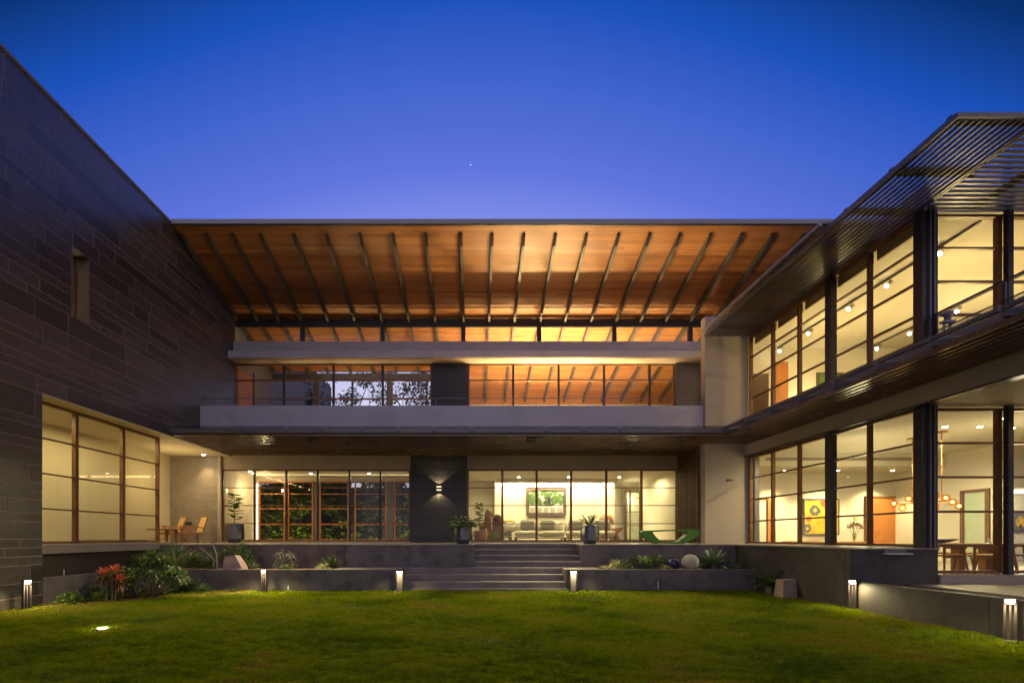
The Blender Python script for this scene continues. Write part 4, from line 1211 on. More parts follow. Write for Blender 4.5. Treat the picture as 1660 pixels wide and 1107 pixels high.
# ------------------------------------------------------------------ bollard lights
def bollard(x, y, label, ang=0.0, power=14):
    t = thing('bollard_light', label, 'bollard light', (x, y, ZL), 'bollard lights around the lawn')
    H = .56; fr = power < 100; hw = .095 if fr else .062
    box('base', x - hw - .01, x + hw + .01, y - .06, y + .06, ZL - .02, ZL + .015, 'metal', t, bev=.003)
    for s in (-1, 1): box('post', x + s * (hw - .014) - .012, x + s * (hw - .014) + .012, y - .045, y + .045, ZL + .015, ZL + H - .05, 'metal', t)
    if fr: box('back_plate', x - hw + .028, x + hw - .028, y + .01, y + .022, ZL + .015, ZL + H - .05, 'concrete', t)
    else: box('inner_plate', x - .01, x + .01, y - .03, y + .045, ZL + .015, ZL + H - .05, 'metal', t)
    box('head', x - hw - .003, x + hw + .003, y - .05, y + .05, ZL + H - .05, ZL + H, 'metal', t, bev=.003)
    box('lens', x - hw + .026, x + hw - .026, y - .042, y + .008, ZL + H - .062, ZL + H - .052, 'lamp_white', t)
    if not fr: box('front_lens', x - .045, x + .045, y - .056, y - .051, ZL + H - .042, ZL + H - .012, 'lamp_white', t)
    light('bollard_lamp', 'SPOT', (x, y - .15, ZL + H - .01), power * (1 if fr else .62), (1, .82, .45), t, .04, (R(-12), 0, 0), 165, .6)
    t.rotation_euler = (0, 0, ang)
    return t
bollard(PX(648, 12.3), 12.3, 'framed bollard light at the left end of the steps', 0, 30)
bollard(PX(929.5, 12.3), 12.3, 'framed bollard light at the right end of the steps', 0, 30)
bollard(PX(428.5, 12.2), 12.2, 'glowing bollard light in front of the planter left of the steps', 0, 140)
bollard(-8.42, 9.28, 'glowing bollard light at the foot of the stone wing', R(62), 101)
bollard(PX(1382, 9.3), 9.3, 'glowing bollard light at the near end of the tall plinth', R(-40), 100.5)
bollard(7.06, 6.5, 'glowing bollard light cut by the edge of the picture on the right', R(-50), 100.5)
# in-ground light
x, y = LX(166, 1020)
t = thing('ground_light', 'round light set flush in the lawn', 'ground light', (x, y, ZL))
lathe('ring', (x, y, ZL - .03), [(.09, 0), (.09, .045), (.075, .05)], 'steel', t)
lathe('lens', (x, y, ZL - .02), [(.072, 0), (.072, .037), (.05, .045)], 'lamp_white', t)
light('ground_lamp', 'POINT', (x, y, ZL + .07), 4.0, (1, .85, .5), t, .04)

# ------------------------------------------------------------------ wall sconce
x = PX(711.5, 17.4)
t = thing('wall_sconce', 'small up-and-down sconce on the dark stone pilaster', 'wall light', (x, 17.42, PZ(791.5, 17.4)))
box('back_plate', x - .05, x + .05, 17.462, 17.486, PZ(796, 17.4), PZ(787, 17.4), 'steel', t)
box('body', x - .10, x + .10, 17.37, 17.46, PZ(793, 17.4), PZ(789.5, 17.4), 'steel', t, bev=.004)
for z in (PZ(794, 17.4), PZ(788.8, 17.4)): box('lens', x - .085, x + .085, 17.38, 17.45, z, z + .012, 'lamp_warm', t)

# ------------------------------------------------------------------ potted plants
def ribbed_pot(name, c, r, h, mat, parent, facets=14, low=.62, mid=1.0):
    return lathe(name, c, [(r * low * .9, 0), (r * low, .015), (r * mid, h * .22), (r * mid * .99, h * .5), (r * .92, h - .01), (r * .90, h), (r * .82, h), (r * .80, h - .06)], mat, parent, facets, False)
def oval_leaf(p, az, el, L, w, curl=.5):
    u = Vector((math.cos(az) * math.cos(el), math.sin(az) * math.cos(el), math.sin(el))); s = Vector((-math.sin(az), math.cos(az), 0)); nrm = u.cross(s)
    p = Vector(p); v = [p]
    prof = [(.18, .45), (.42, .8), (.7, 1.0), (.9, .7), (1.0, .12)]
    for t_, ww in prof:
        b = p + u * L * t_ + nrm * (-curl * L * t_ * t_ * .4)
        v += [b - s * w * ww / 2 - nrm * .02, b + nrm * .01, b + s * w * ww / 2 - nrm * .02]
    f = [(0, 1, 2), (0, 2, 3)]
    for i in range(len(prof) - 1):
        a = 1 + i * 3; f += [(a, a + 3, a + 4, a + 1), (a + 1, a + 4, a + 5, a + 2)]
    return v, f
def fiddle(c, H, n, ls, mat, t, spread=.28):
    tube('stem', [c, (c[0] + .01, c[1], c[2] + H * .5), (c[0], c[1], c[2] + H)], [.014, .011, .007], 'bark', t, 6)
    for i in range(n):
        k = i / (n - 1); az = i * 2.4 + random.uniform(-.4, .4)
        v, f = oval_leaf((c[0], c[1], c[2] + H * (.22 + .78 * k)), az, random.uniform(.1, .9), ls * random.uniform(.8, 1.15), ls * .72, random.uniform(.2, 1.0))
        wmesh('leaf', v, f, mat, t, True)
x, y = PX(380, 16.9), 16.9
t = thing('potted_fig', 'tall potted fiddle-leaf fig in a dark faceted pot by the left windows', 'potted plant', (x, y, ZT))
ribbed_pot('pot', (x, y, ZT), .32, .64, 'glaze_pot', t); lathe('soil', (x, y, ZT + .5), [(.1, 0), (.25, .06), (.01, .07)], 'soil', t, 14)
fiddle((x, y, ZT + .55), 1.12, 26, .27, 'leaf_green', t)
x, y = PX(750.5, 13.95), 13.95
t = thing('potted_ivy', 'dark faceted pot of bushy green foliage left of the upper steps', 'potted plant', (x, y, ZT))
ribbed_pot('pot', (x, y, ZT), .275, .56, 'glaze_pot', t); lathe('soil', (x, y, ZT + .46), [(.1, 0), (.21, .05), (.01, .06)], 'soil', t, 14)
m = MB(); 
for i in range(150):
    a = random.random() * 6.28; q = random.random() ** .5
    m.add(*oval_leaf((x + .34 * q * math.cos(a), y + .3 * q * math.sin(a), ZT + .52 + .30 * (1 - q * q) * random.random()), a, random.uniform(-.5, .5), .12, .10, .6))
m.build('foliage', 'leaf_green', t)
x, y = PX(956, 13.95), 13.95
t = thing('potted_fern', 'dark faceted pot of wiry upright foliage right of the upper steps', 'potted plant', (x, y, ZT))
ribbed_pot('pot', (x, y, ZT), .27, .52, 'glaze_pot', t, 16); lathe('soil', (x, y, ZT + .42), [(.1, 0), (.21, .05), (.01, .06)], 'soil', t, 14)
m = MB()
for i in range(34):
    a = random.random() * 6.28; e = random.uniform(.25, 1.3); L = random.uniform(.30, .46)
    for k in range(8):
        q = k / 7
        p = (x + L * q * math.cos(a) * math.cos(e), y + L * q * math.sin(a) * math.cos(e), ZT + .50 + L * q * math.sin(e) - .08 * q * q)
        for sd in (-1, 1): m.add(*leaf_data(p, a + sd * .9, e * .5, .075, .028, .4, 2))
m.build('foliage', 'leaf_green', t)
x, y = PX(779, 18.5), 18.5
t = thing('potted_fig', 'fig tree in a round clay pot inside the living room window', 'potted plant', (x, y, ZT))
lathe('pot', (x, y, ZT), [(.13, 0), (.16, .01), (.25, .14), (.275, .3), (.26, .42), (.25, .44), (.22, .44)], 'clay_pot', t)
fiddle((x - .05, y, ZT + .4), 1.0, 26, .22, 'leaf_green', t)

# ------------------------------------------------------------------ terrace furniture
def armchair(loc, label, ang):
    t = thing('armchair', label, 'armchair', (0, 0, 0), 'cane armchairs in the porch')
    for sx in (-.27, .27):
        bar('leg', (sx, -.25, 0), (sx, -.27, .56), .035, .035, 'teak', t)
        bar('leg', (sx, .27, 0), (sx * .95, .25, .42), .035, .035, 'teak', t)
        bar('armrest', (sx, -.30, .57), (sx, .27, .50), .05, .025, 'teak', t)
        bar('side_rail', (sx, -.25, .30), (sx, .27, .27), .025, .03, 'teak', t)
        m = MB()
        for k in range(6):
            a = R(-5 + 17 * k)
            m.bar((sx, -.22, .32), (sx, -.22 + .44 * math.cos(a) * .9, min(.32 + .44 * math.sin(a) * .5, .54)), .014, .014)
        m.build('lattice', 'teak', t)
    box('seat', -.26, .26, -.25, .24, .33, .36, 'cane', t, bev=.006)
    bar('seat_rail', (-.26, -.265, .33), (.26, -.265, .33), .03, .05, 'teak', t)
    bar('backrest', (0, .22, .36), (0, .38, .86), .46, .022, 'cane', t, up=(0, -1, 0))
    for sx in (-.245, .245): bar('back_post', (sx, .225, .34), (sx, .39, .88), .03, .035, 'teak', t)
    bar('top_rail', (-.245, .39, .88), (.245, .39, .88), .035, .03, 'teak', t)
    bar('stretcher', (-.26, -.2, .12), (.26, -.2, .12), .02, .025, 'teak', t)
    t.location = loc; t.rotation_euler = (0, 0, ang); WL[t.name] = Vector(loc)
    return t
armchair((PX(277, 16.6), 16.6, ZT), 'left cane armchair with slatted arms beside the glass', R(-40))
armchair((PX(312, 16.6), 16.6, ZT), 'right cane armchair with slatted arms before the stone wall', R(-40))
x, y = PX(270, 15.6), 15.6
t = thing('coffee_table', 'low dark wooden table with tapered legs in front of the cane armchairs', 'table', (x, y, ZT))
box('tabletop', x - .5, x + .5, y - .22, y + .22, ZT + .42, ZT + .45, 'dark_teak', t, bev=.004)
for sx in (-.3, .02, .3): bar('leg', (x + sx, y, ZT), (x + sx, y, ZT + .42), .03, .03, 'dark_teak', t, up=(0, 1, 0), w1=.10, h1=.05)
# green bench
D = 15.0
outer = [(1046, 859.5), (1110, 857.5), (1126, 858.5), (1131, 862), (1130, 867), (1122, 872), (1112, 877), (1104, 880.5), (1090, 880.3), (1075, 880.3), (1060, 880), (1050, 876), (1042, 869), (1037, 863.5), (1040, 860)]
inner = [(1057, 861.5), (1100, 860), (1110, 861), (1112, 863), (1110, 867), (1105, 871), (1100, 875), (1096, 878), (1088, 878.6), (1078, 878.6), (1070, 878), (1066, 874), (1061, 870), (1057, 865), (1056, 862.5)]
n = len(outer); v = []
for yy in (D - .15, D + .15):
    for lst in (outer, inner):
        for p, q in lst: v.append((PX(p, D), yy, ZT + (880.5 - q) * D / 800 * 1.0))
f = []
for i in range(n):
    j = (i + 1) % n
    f += [(i, j, n + j, n + i), (2 * n + i, 3 * n + i, 3 * n + j, 2 * n + j), (i, 2 * n + i, 2 * n + j, j), (n + i, n + j, 3 * n + j, 3 * n + i)]
t = thing('ribbon_bench', 'long green ribbon-shaped bench looped at both ends on the terrace', 'bench', (PX(1084, D), D, ZT))
wmesh('ribbon_body', v, f, 'green_paint', t)
for px in (1063, 1075, 1097, 1106): box('foot', PX(px, D) - .03, PX(px, D) + .03, D - .13, D - .05, ZT, ZT + .012, 'metal', t)

# ------------------------------------------------------------------ living room furniture
def sofa(x0, x1, y, label, arm):
    t = thing('sofa', label, 'sofa', ((x0 + x1) / 2, y, ZT), 'cream sofas in the living room')
    box('frame', x0, x1, y - .38, y + .38, ZT + .14, ZT + .20, 'dark_teak', t, bev=.01)
    for a in (x0 + .06, x1 - .06):
        for b in (y - .33, y + .33): box('leg', a - .03, a + .03, b - .03, b + .03, ZT, ZT + .14, 'dark_teak', t)
    n = 2; w = (x1 - x0) / n
    for i in range(n):
        v, f = cushion_data((x0 + w * (i + .5), y - .04, ZT + .33), w * 1.0, .78, .24, power=.3); wmesh('seat_cushion', v, f, 'sofa_cloth', t, True)
    k = 6; w = (x1 - x0) / k
    for i in range(k):
        v, f = cushion_data((x0 + w * (i + .5), y + .32, ZT + .58), w * .98, .2, .42, power=.35, tilt=-.15); wmesh('back_cushion', v, f, 'sofa_cloth', t, True)
    if arm: wmesh('arm', [(x1, y - .3, ZT), (x1 + .2, y - .3, ZT + .02), (x1 + .05, y - .3, ZT + .3), (x1 + .3, y - .3, ZT + .58), (x1 - .02, y - .3, ZT + .55), (x1, y + .3, ZT), (x1 + .2, y + .3, ZT + .02), (x1 + .05, y + .3, ZT + .3), (x1 + .3, y + .3, ZT + .58), (x1 - .02, y + .3, ZT + .55)],
                   [(4, 3, 2, 1, 0), (5, 6, 7, 8, 9), (0, 1, 6, 5), (1, 2, 7, 6), (2, 3, 8, 7), (3, 4, 9, 8), (4, 0, 5, 9)], 'teak', t)
    return t
YS = 20.0
sofa(PX(834, YS), PX(915, YS), YS, 'long cream sofa below the tree picture', 0)
sofa(PX(917, YS), PX(996, YS), YS, 'long cream sofa with a carved wooden arm at its right end', 1)
sofa(PX(813, YS), PX(831, YS), YS + .5, 'narrow cream seat with a mustard throw beside the carved figures', 0)
for px, lab in ((856, 'striped grey cushion at the left of the long sofa under the picture'), (889, 'striped grey cushion right of the first one under the picture'), (935, 'striped grey cushion behind the wiry potted plant'), (979, 'pale grey cushion before the round-backed chair')):
    v, f = cushion_data((PX(px, YS - .1), YS + .08, ZT + .68), .60, .16, .42, power=.30, tilt=-.2)
    t = thing('cushion', lab, 'cushion', (PX(px, YS), YS + .05, ZT + .44)); wmesh('cushion_body', v, f, 'grey_cloth', t, True)
v, f = cushion_data((PX(826, YS), YS + .1, ZT + .60), .46, .2, .42, power=.5, tilt=-.3)
wmesh('throw_pillow', v, f, 'sofa_cloth', None, True, label='plump cream pillow leaning on the narrow seat', cat='cushion')
v, f = cushion_data((PX(822, YS), YS + .55, ZT + .84), .75, .3, .16, power=.5)
wmesh('throw_blanket', v, f, 'throw_cloth', None, True, label='mustard throw draped over the back of the narrow seat', cat='blanket')
# carved horse and figure on blocks
x, y = PX(790, 19.2), 19.2
t = thing('carved_horse', 'carved wooden horse head and neck on legs beside the indoor fig', 'sculpture', (x, y, ZT))
tube('body', [(x - .28, y, ZT + .62), (x - .1, y, ZT + .66), (x + .1, y, ZT + .72)], [.10, .15, .14], 'carved_wood', t, 10)
tube('neck', [(x + .02, y, ZT + .66), (x + .06, y, ZT + .95), (x + .02, y, ZT + 1.18), (x + .05, y, ZT + 1.24)], [.15, .12, .09, .06], 'carved_wood', t, 10)
tube('head', [(x - .02, y, ZT + 1.22), (x + .10, y, ZT + 1.14), (x + .20, y, ZT + 1.0)], [.07, .085, .05], 'carved_wood', t, 10)
tube('mane', [(x - .08, y, ZT + .8), (x - .05, y, ZT + 1.1), (x, y, ZT + 1.28)], [.04, .05, .03], 'dark_teak', t, 6)
for dxx in (-.24, -.12, .04, .14): tube('leg', [(x + dxx, y + (.08 if dxx in (-.12, .14) else -.08), ZT), (x + dxx, y, ZT + .62)], [.035, .06], 'carved_wood', t, 8)
x, y = PX(806, 19.4), 19.4
t = thing('carved_post', 'carved wooden figure with a rounded top on a tall pale block', 'sculpture', (x, y, ZT))
box('block', x - .20, x + .20, y - .18, y + .18, ZT, ZT + .62, 'block_stone', t, bev=.01)
wmesh('carving', [(x + .19 * math.cos(a) * (1 if math.sin(a) > -.01 else 1), y + yy, ZT + .86 + .22 * math.sin(a)) for yy in (-.1, .1) for a in [math.pi * k / 10 for k in range(11)]] + [(x + s * .19, y + yy, ZT + .621) for yy in (-.1, .1) for s in (1, -1)],
      [tuple(list(range(11)) + [23, 22])[::-1], tuple(list(range(11, 22)) + [25, 24])] + [(i, i + 1, 12 + i, 11 + i) for i in range(10)] + [(0, 11, 24, 22), (10, 23, 25, 21)], 'carved_wood', t)
lathe('boss', (x, y - .11, ZT + .82), [(.09, 0), (.10, .01), (.07, .02)], 'dark_teak', t) if False else tube('boss', [(x, y - .10, ZT + .88), (x, y - .14, ZT + .88)], [.11, .07], 'dark_teak', t, 12)
for px, yy, lab in ((813, 18.6, 'left glass side table with a round rim near the window'), (827, 18.7, 'right glass side table with a round rim near the window')):
    x = PX(px, yy)
    t = thing('side_table', lab, 'side table', (x, yy, ZT)); lathe('drum', (x, yy, ZT), [(.15, 0), (.15, .38), (.14, .39)], 'glass_vase', t); lathe('rim', (x, yy, ZT + .392), [(.16, 0), (.16, .02), (.15, .022)], 'steel', t)
spiky('potted_yucca', 'small spiky plant on the floor between the carvings', 'plant', (PX(799, 18.9), 18.9, ZT), 22, .5, .05, 'leaf_green', .5, 1.5, .4, stemh=.1)
x, y = PX(983, 20.9), 20.9
t = thing('round_back_chair', 'wooden chair with a round carved back behind the right sofa', 'chair', (x, y, ZT))
tube('backrest', [(x, y - .03, ZT + .86), (x, y + .03, ZT + .86)], [.32, .32], 'teak', t, 20)
tube('back_panel', [(x, y - .045, ZT + .86), (x, y - .032, ZT + .86)], [.25, .25], 'dark_teak', t, 20)
box('seat', x - .28, x + .28, y - .5, y - .05, ZT + .42, ZT + .48, 'teak', t)
for sx in (-.25, .25):
    for sy in (-.46, -.08): box('leg', x + sx - .025, x + sx + .025, y + sy - .025, y + sy + .025, ZT, ZT + .42, 'teak', t)
x = PX(1077, 20.6)
cb_ = thing('slatted_cabinet', 'light wooden cabinet of upright boards by the living room side wall', 'cabinet', (x + .3, 20.6, ZT))
for i in range(5): box('board', x + .155 * i + .004, x + .155 * (i + 1) - .004, 20.5, 20.56, ZT + .02, ZT + .95 + .03 * i, 'orange_wood', cb_)
box('carcass', x, x + .78, 20.561, 20.9, ZT, ZT + .94, 'teak', cb_)
# tree picture (generic)
xa, xb, za, zb_ = PX(853, 21.4), PX(918, 21.4), PZ(835.5, 21.4), PZ(790, 21.4)
t = thing('tree_picture', 'large framed picture of a spreading green tree above the sofas', 'picture', ((xa + xb) / 2, 21.45, (za + zb_) / 2))
fw = .13
boxes('picture_frame', [(xa, xb, 21.38, 21.46, za, za + fw), (xa, xb, 21.38, 21.46, zb_ - fw, zb_), (xa, xa + fw, 21.38, 21.46, za + fw, zb_ - fw), (xb - fw, xb, 21.38, 21.46, za + fw, zb_ - fw)], 'art_frame', t)
pn = box('canvas', xa + fw, xb - fw, 21.42, 21.45, za + fw, zb_ - fw, 'paper', t)
rr = random.Random(5); m = MB()
cw_, ch_ = xb - xa - 2 * fw, zb_ - za - 2 * fw
def disc(m, cx_, cz_, r, y, n=9, rr=rr):
    pts = [(cx_ + r * (1 + rr.uniform(-.15, .15)) * math.cos(6.283 * k / n), cz_ + r * (1 + rr.uniform(-.15, .15)) * math.sin(6.283 * k / n)) for k in range(n)]
    pts = [(min(max(p, xa + fw), xb - fw), min(max(q, za + fw), zb_ - fw)) for p, q in pts]
    m.add([(p, y, q) for p, q in pts] + [(p, y + .004, q) for p, q in pts], [tuple(range(n)), tuple(range(n, 2 * n))[::-1]] + [(k, n + k, n + (k + 1) % n, (k + 1) % n) for k in range(n)])
for i in range(60):
    u, w_ = rr.random(), rr.random()
    if (u < .1 or u > .9) and w_ > .7: continue
    disc(m, xa + fw + cw_ * u, za + fw + ch_ * (.40 + .58 * w_), .085, 21.412 - .0002 * i)
m.build('painted_crown', 'art_green', pn)
m = MB(); m.bar((xa + fw + cw_ * .6, 21.396, za + fw + ch_ * .3), (xa + fw + cw_ * .57, 21.396, za + fw + ch_ * .75), .12, .006, up=(0, 1, 0))
for dxx, dz_ in ((-.5, .1), (-.25, .25), (.25, .2), (.1, .4), (-.1, .38)): m.bar((xa + fw + cw_ * .58, 21.396, za + fw + ch_ * .45), (xa + fw + cw_ * .58 + dxx, 21.396, za + fw + ch_ * .45 + dz_), .03, .006, up=(0, 1, 0))
m.build('painted_trunk', 'art_dark', pn)
m = MB()
for i in range(5): m.box(xa + fw + cw_ * (.02 + .2 * i), xa + fw + cw_ * (.02 + .2 * i + .15), 21.408, 21.414, za + fw + .01, za + fw + ch_ * .24)
m.build('painted_band', 'art_grey', pn)

# ------------------------------------------------------------------ lamps in the ceilings
def downlight(px, y, z, label, group):
    x = PX(px, y) if px > 100 else px
    t = thing('downlight', label, 'downlight', (x, y, z), group)
    lathe('trim', (x, y, z - .012), [(.075, 0), (.075, .010), (.055, .011)], 'paper', t, 16)
    lathe('lens', (x, y, z - .018), [(.052, 0), (.052, .005), (.03, .006)], 'lamp_white', t, 16)
for px, lab in ((841, 'recessed downlight left of the tree picture'), (922, 'recessed downlight just right of the tree picture'), (1004, 'recessed downlight near the right end of the living room')): downlight(px, 20.4, CZ, lab, 'living room downlights')
for px, yy, lab in ((405, 18.5, 'recessed downlight over the timber door at the left'), (411, 19.2, 'recessed downlight beside the light slot'), (504, 19.2, 'recessed downlight over the second garden room window bay'), (598, 19.2, 'recessed downlight near the dark pilaster'), (555, 18.4, 'recessed downlight close to the glass in mid room')): downlight(px, yy, CZ, lab, 'garden room downlights')
for px, yy, z, lab in ((1273, 17.0, 3.80, 'recessed light over the vent bulkhead left of the yellow painting'), (1358, 17.0, 3.80, 'recessed light above the yellow painting'), (1447, 17.0, 3.80, 'recessed light above the timber door in the right wing'),
                       (1532, 12.07, 4.20, 'ceiling light next to the chandelier stem'), (1588, 12.07, 4.20, 'ceiling light midway over the dining table'), (1641, 12.2, 4.20, 'ceiling light at the far right of the dining room'), (1628, 11.2, 4.2, 'ceiling light beside the timber mullion')): downlight(px, yy, z, lab, 'dining room downlights')
downlight(330, 17.25, 4.38, 'recessed downlight over the grey stone porch wall', 'porch downlights')
def track(x, ys, lab, labs):
    t = thing('track_rail', lab, 'track', (x, (ys[0] + ys[-1]) / 2, 7.8)); box('rail', x - .02, x + .02, 9.8, 16.5, 7.79, 7.84, 'steel', t)
    for y, l in zip(ys, labs):
        s = thing('track_spot', l, 'spotlight', (x, y, 7.75), 'track spotlights in the upper room')
        tube('bracket', [(x, y, 7.79), (x, y, 7.70)], .012, 'steel', s, 6)
        tube('spot_head', [(x + .05, y, 7.74), (x - .09, y - .03, 7.62)], [.04, .05], 'paper', s, 12)
        tube('lens', [(x - .092, y - .031, 7.618), (x - .102, y - .033, 7.610)], [.045, .043], 'lamp_white', s, 12)
track(10.15, [10.7, 12.07, 13.3, 14.9, 16.3], 'ceiling track nearest the upper windows', ['track spot above the frontal upper window', 'track spot seen beside the corner column', 'track spot in the third upper bay', 'track spot in the second upper bay', 'track spot by the timber door upstairs'])
track(13.2, [13.44, 14.9, 16.1], 'ceiling track deeper in the upper room', ['deep track spot behind the balcony rail', 'deep track spot near the corner column', 'deep track spot over the wall picture'])

# ------------------------------------------------------------------ dining room
xa, xb, za, zb_ = PX(1303, 17.9), PX(1361, 17.9), PZ(867, 17.9), PZ(808, 17.9)
t = thing('yellow_painting', 'large square yellow and grey abstract painting on the dining room wall', 'picture', ((xa + xb) / 2, 17.95, (za + zb_) / 2))
box('canvas', xa + .05, xb - .05, 17.92, 17.95, za + .05, zb_ - .05, 'art_yellow', t)
boxes('picture_frame', [(xa, xb, 17.90, 17.96, za, za + .05), (xa, xb, 17.90, 17.96, zb_ - .05, zb_), (xa, xa + .05, 17.90, 17.96, za + .05, zb_ - .05), (xb - .05, xb, 17.90, 17.96, za + .05, zb_ - .05)], 'art_slate', t)
fw = .06
for n_, mt, cc in (('painted_disc', 'art_slate', ((.32, .68, .15), (.10, .18, .12), (.78, .78, .12))), ('painted_patch', 'art_red', ((.6, .88, .13), (.15, .45, .08), (.85, .12, .1))), ('painted_core', 'art_yellow', ((.32, .68, .05), (.10, .18, .04), (.78, .78, .05)))):
    m = MB()
    for u, w_, r in cc: disc(m, xa + (xb - xa) * u, za + (zb_ - za) * w_, r * (xb - xa), 17.914 - (.006 if n_ == 'painted_core' else 0), 16)
    m.build(n_, mt, t)
x = PX(1383, 17.6)
t = thing('sideboard', 'low wooden sideboard beneath the painting', 'sideboard', (PX(1340, 17.6), 17.6, .7))
box('carcass', PX(1276, 17.6), PX(1400, 17.6), 17.35, 17.88, .8, PZ(877, 17.6), 'teak', t, bev=.01); 
for px in (1290, 1385): box('leg', PX(px, 17.6) - .03, PX(px, 17.6) + .03, 17.5, 17.56, .7, .8, 'teak', t)
t = thing('flower_vase', 'clear vase of brownish flowers on the sideboard', 'vase', (x, 17.55, PZ(877, 17.6)))
zb0 = PZ(877, 17.6)
lathe('vase', (x, 17.55, zb0), [(.05, 0), (.06, .02), (.08, .14), (.05, .26), (.06, .30)], 'glass_vase', t)
for dxx, h in ((-.17, .52), (-.05, .60), (0, .80), (.12, .58), (.22, .50)):
    tube('stem', [(x, 17.55, zb0 + .02), (x + dxx * .5, 17.55, zb0 + h * .6), (x + dxx, 17.55, zb0 + h)], .008, 'leaf_green', t, 5)
    m = MB(); leafy_blob(m, (x + dxx, 17.55, zb0 + h), .10, 60, .08, lobes=3); m.build('blossom', 'leaf_bronze' if dxx else 'leaf_yellow', t)
# chandelier
t = thing('chandelier', 'branching brass chandelier with glowing amber glass globes over the dining table', 'chandelier', (11.98, 13.0, 4.2))
for yy in (12.65, 13.5):
    lathe('ceiling_rose', (11.98, yy, 4.17), [(.12, 0), (.12, .028), (.1, .03)], 'teak', t, 16)
    tube('rod', [(11.98, yy, 4.17), (11.98, yy, 2.42)], .012, 'teak', t, 6)
tube('spine', [(11.98, 12.3, 2.42), (11.98, 13.9, 2.42)], .014, 'teak', t, 6)
hubs = [(1516, 803, 12.4), (1533, 807, 12.6), (1544, 813.5, 12.8), (1555, 820, 12.6), (1515, 822, 12.6), (1449, 816, 13.6), (1473, 808, 13.5), (1463, 823, 13.7)]
for px, py, D in hubs:
    gx, gz = PX(px, D), PZ(py, D)
    tube('arm', [(11.98, D, 2.42), (gx, D, gz)], .009, 'teak', t, 6)
    g = lathe('globe', (gx, D, gz - .095), sphere_prof(.095, 10), 'glass_amber', t, 16)
    lathe('bulb', (gx, D, gz - .035), sphere_prof(.035, 6), 'lamp_bulb', g, 10)
light('chandelier_lamp', 'POINT', (11.98, 13.0, 2.3), 14, (1, .68, .28), t, .15)
# dining table and chairs
FZ = .70
xa, xb, TY = PX(1506, 10.9), PX(1656, 10.9), 10.95
t = thing('dining_table', 'long wooden dining table seen through the frontal glazing', 'table', ((xa + xb) / 2, TY, FZ))
box('tabletop', xa, xb, TY - .32, TY + .32, FZ + .60, FZ + .66, 'teak', t, bev=.008)
for px in (1553, 1598): box('leg', PX(px, TY) - .07, PX(px, TY) + .07, TY - .10, TY + .10, FZ, FZ + .60, 'teak', t)
def dining_chair(x, y, label, seatmat='teak', ang=0):
    t = thing('dining_chair', label, 'chair', (0, 0, 0), 'wooden chairs round the dining table')
    box('seat', -.23, .23, -.22, .22, .40, .44, seatmat, t, bev=.01)
    for sx in (-1, 1):
        bar('leg', (sx * .25, -.26, 0), (sx * .19, -.20, .60), .035, .035, 'teak', t, w1=.045)
        bar('leg', (sx * .23, .24, 0), (sx * .17, .18, .40), .03, .03, 'teak', t)
    bar('seat_rail', (-.22, -.2, .385), (.22, -.2, .385), .03, .035, 'teak', t)
    box('back_rest', -.24, .24, -.24, -.20, .56, .635, 'teak', t, bev=.01)
    t.location = (x, y, FZ); t.rotation_euler = (0, 0, ang); WL[t.name] = Vector((x, y, FZ))
dining_chair(PX(1531, 10.25), 10.25, 'wooden dining chair nearest the corner column')
dining_chair(PX(1579, 10.25), 10.25, 'wooden dining chair in the middle of the near side')
dining_chair(PX(1612, 10.4), 10.4, 'wooden dining chair partly behind the timber mullion', ang=R(20))
dining_chair(PX(1645, 10.5), 10.5, 'dining chair with grey upholstery at the right end of the table', 'grey_cloth', R(60))
dining_chair(PX(1548, 11.7), 11.7, 'wooden dining chair on the far side of the table at left', ang=R(180))
dining_chair(PX(1590, 11.7), 11.7, 'wooden dining chair on the far side of the table at right', ang=R(180))
x = PX(1521, TY)
v, f = lathe_data((x, TY, FZ + .662), [(.08, 0), (.2, .03), (.34, .09), (.32, .095), (.18, .05), (.02, .03)], 20)
wmesh('wooden_bowl', v, f, 'dark_teak', None, True, label='shallow dark wooden bowl at the left end of the dining table', cat='bowl')
x = PX(1639, TY)
t = thing('table_flowers', 'small pale bunch of flowers in a glass on the dining table', 'vase', (x, TY, FZ + .662)); lathe('glass', (x, TY, FZ + .662), [(.04, 0), (.05, .10), (.048, .102)], 'glass_vase', t); m = MB(); leafy_blob(m, (x, TY, FZ + .80), .07, 60, .05, lobes=3); m.build('blossom', 'leaf_yellow', t)
v, f = lathe_data((PX(1604, TY), TY, FZ + .662), [(.05, 0), (.03, .02), (.01, .12)], 12)
wmesh('white_napkin', v, f, 'paper', None, label='folded white napkin standing on the dining table', cat='napkin')
xa, xb = PX(1641, 16.4), PX(1668, 16.4)
t = thing('small_picture', 'dark framed picture with a yellow plant on the far hall wall', 'picture', ((xa + xb) / 2, 16.4, 2))
box('picture_frame', xa, xb, 16.42, 16.49, PZ(862, 16.4), PZ(829, 16.4), 'art_frame', t)
box('canvas', xa + .07, xb - .07, 16.40, 16.419, PZ(859, 16.4), PZ(832, 16.4), 'art_slate', t)
m = MB()
for i in range(9): m.bar(((xa + xb) / 2, 16.397, PZ(857, 16.4)), ((xa + xb) / 2 + .17 * math.cos(.35 * i + .2), 16.397, PZ(848, 16.4) + .25 * math.sin(.35 * i + .2)), .03, .004, up=(0, 1, 0))
m.build('painted_plant', 'art_yellow', t)
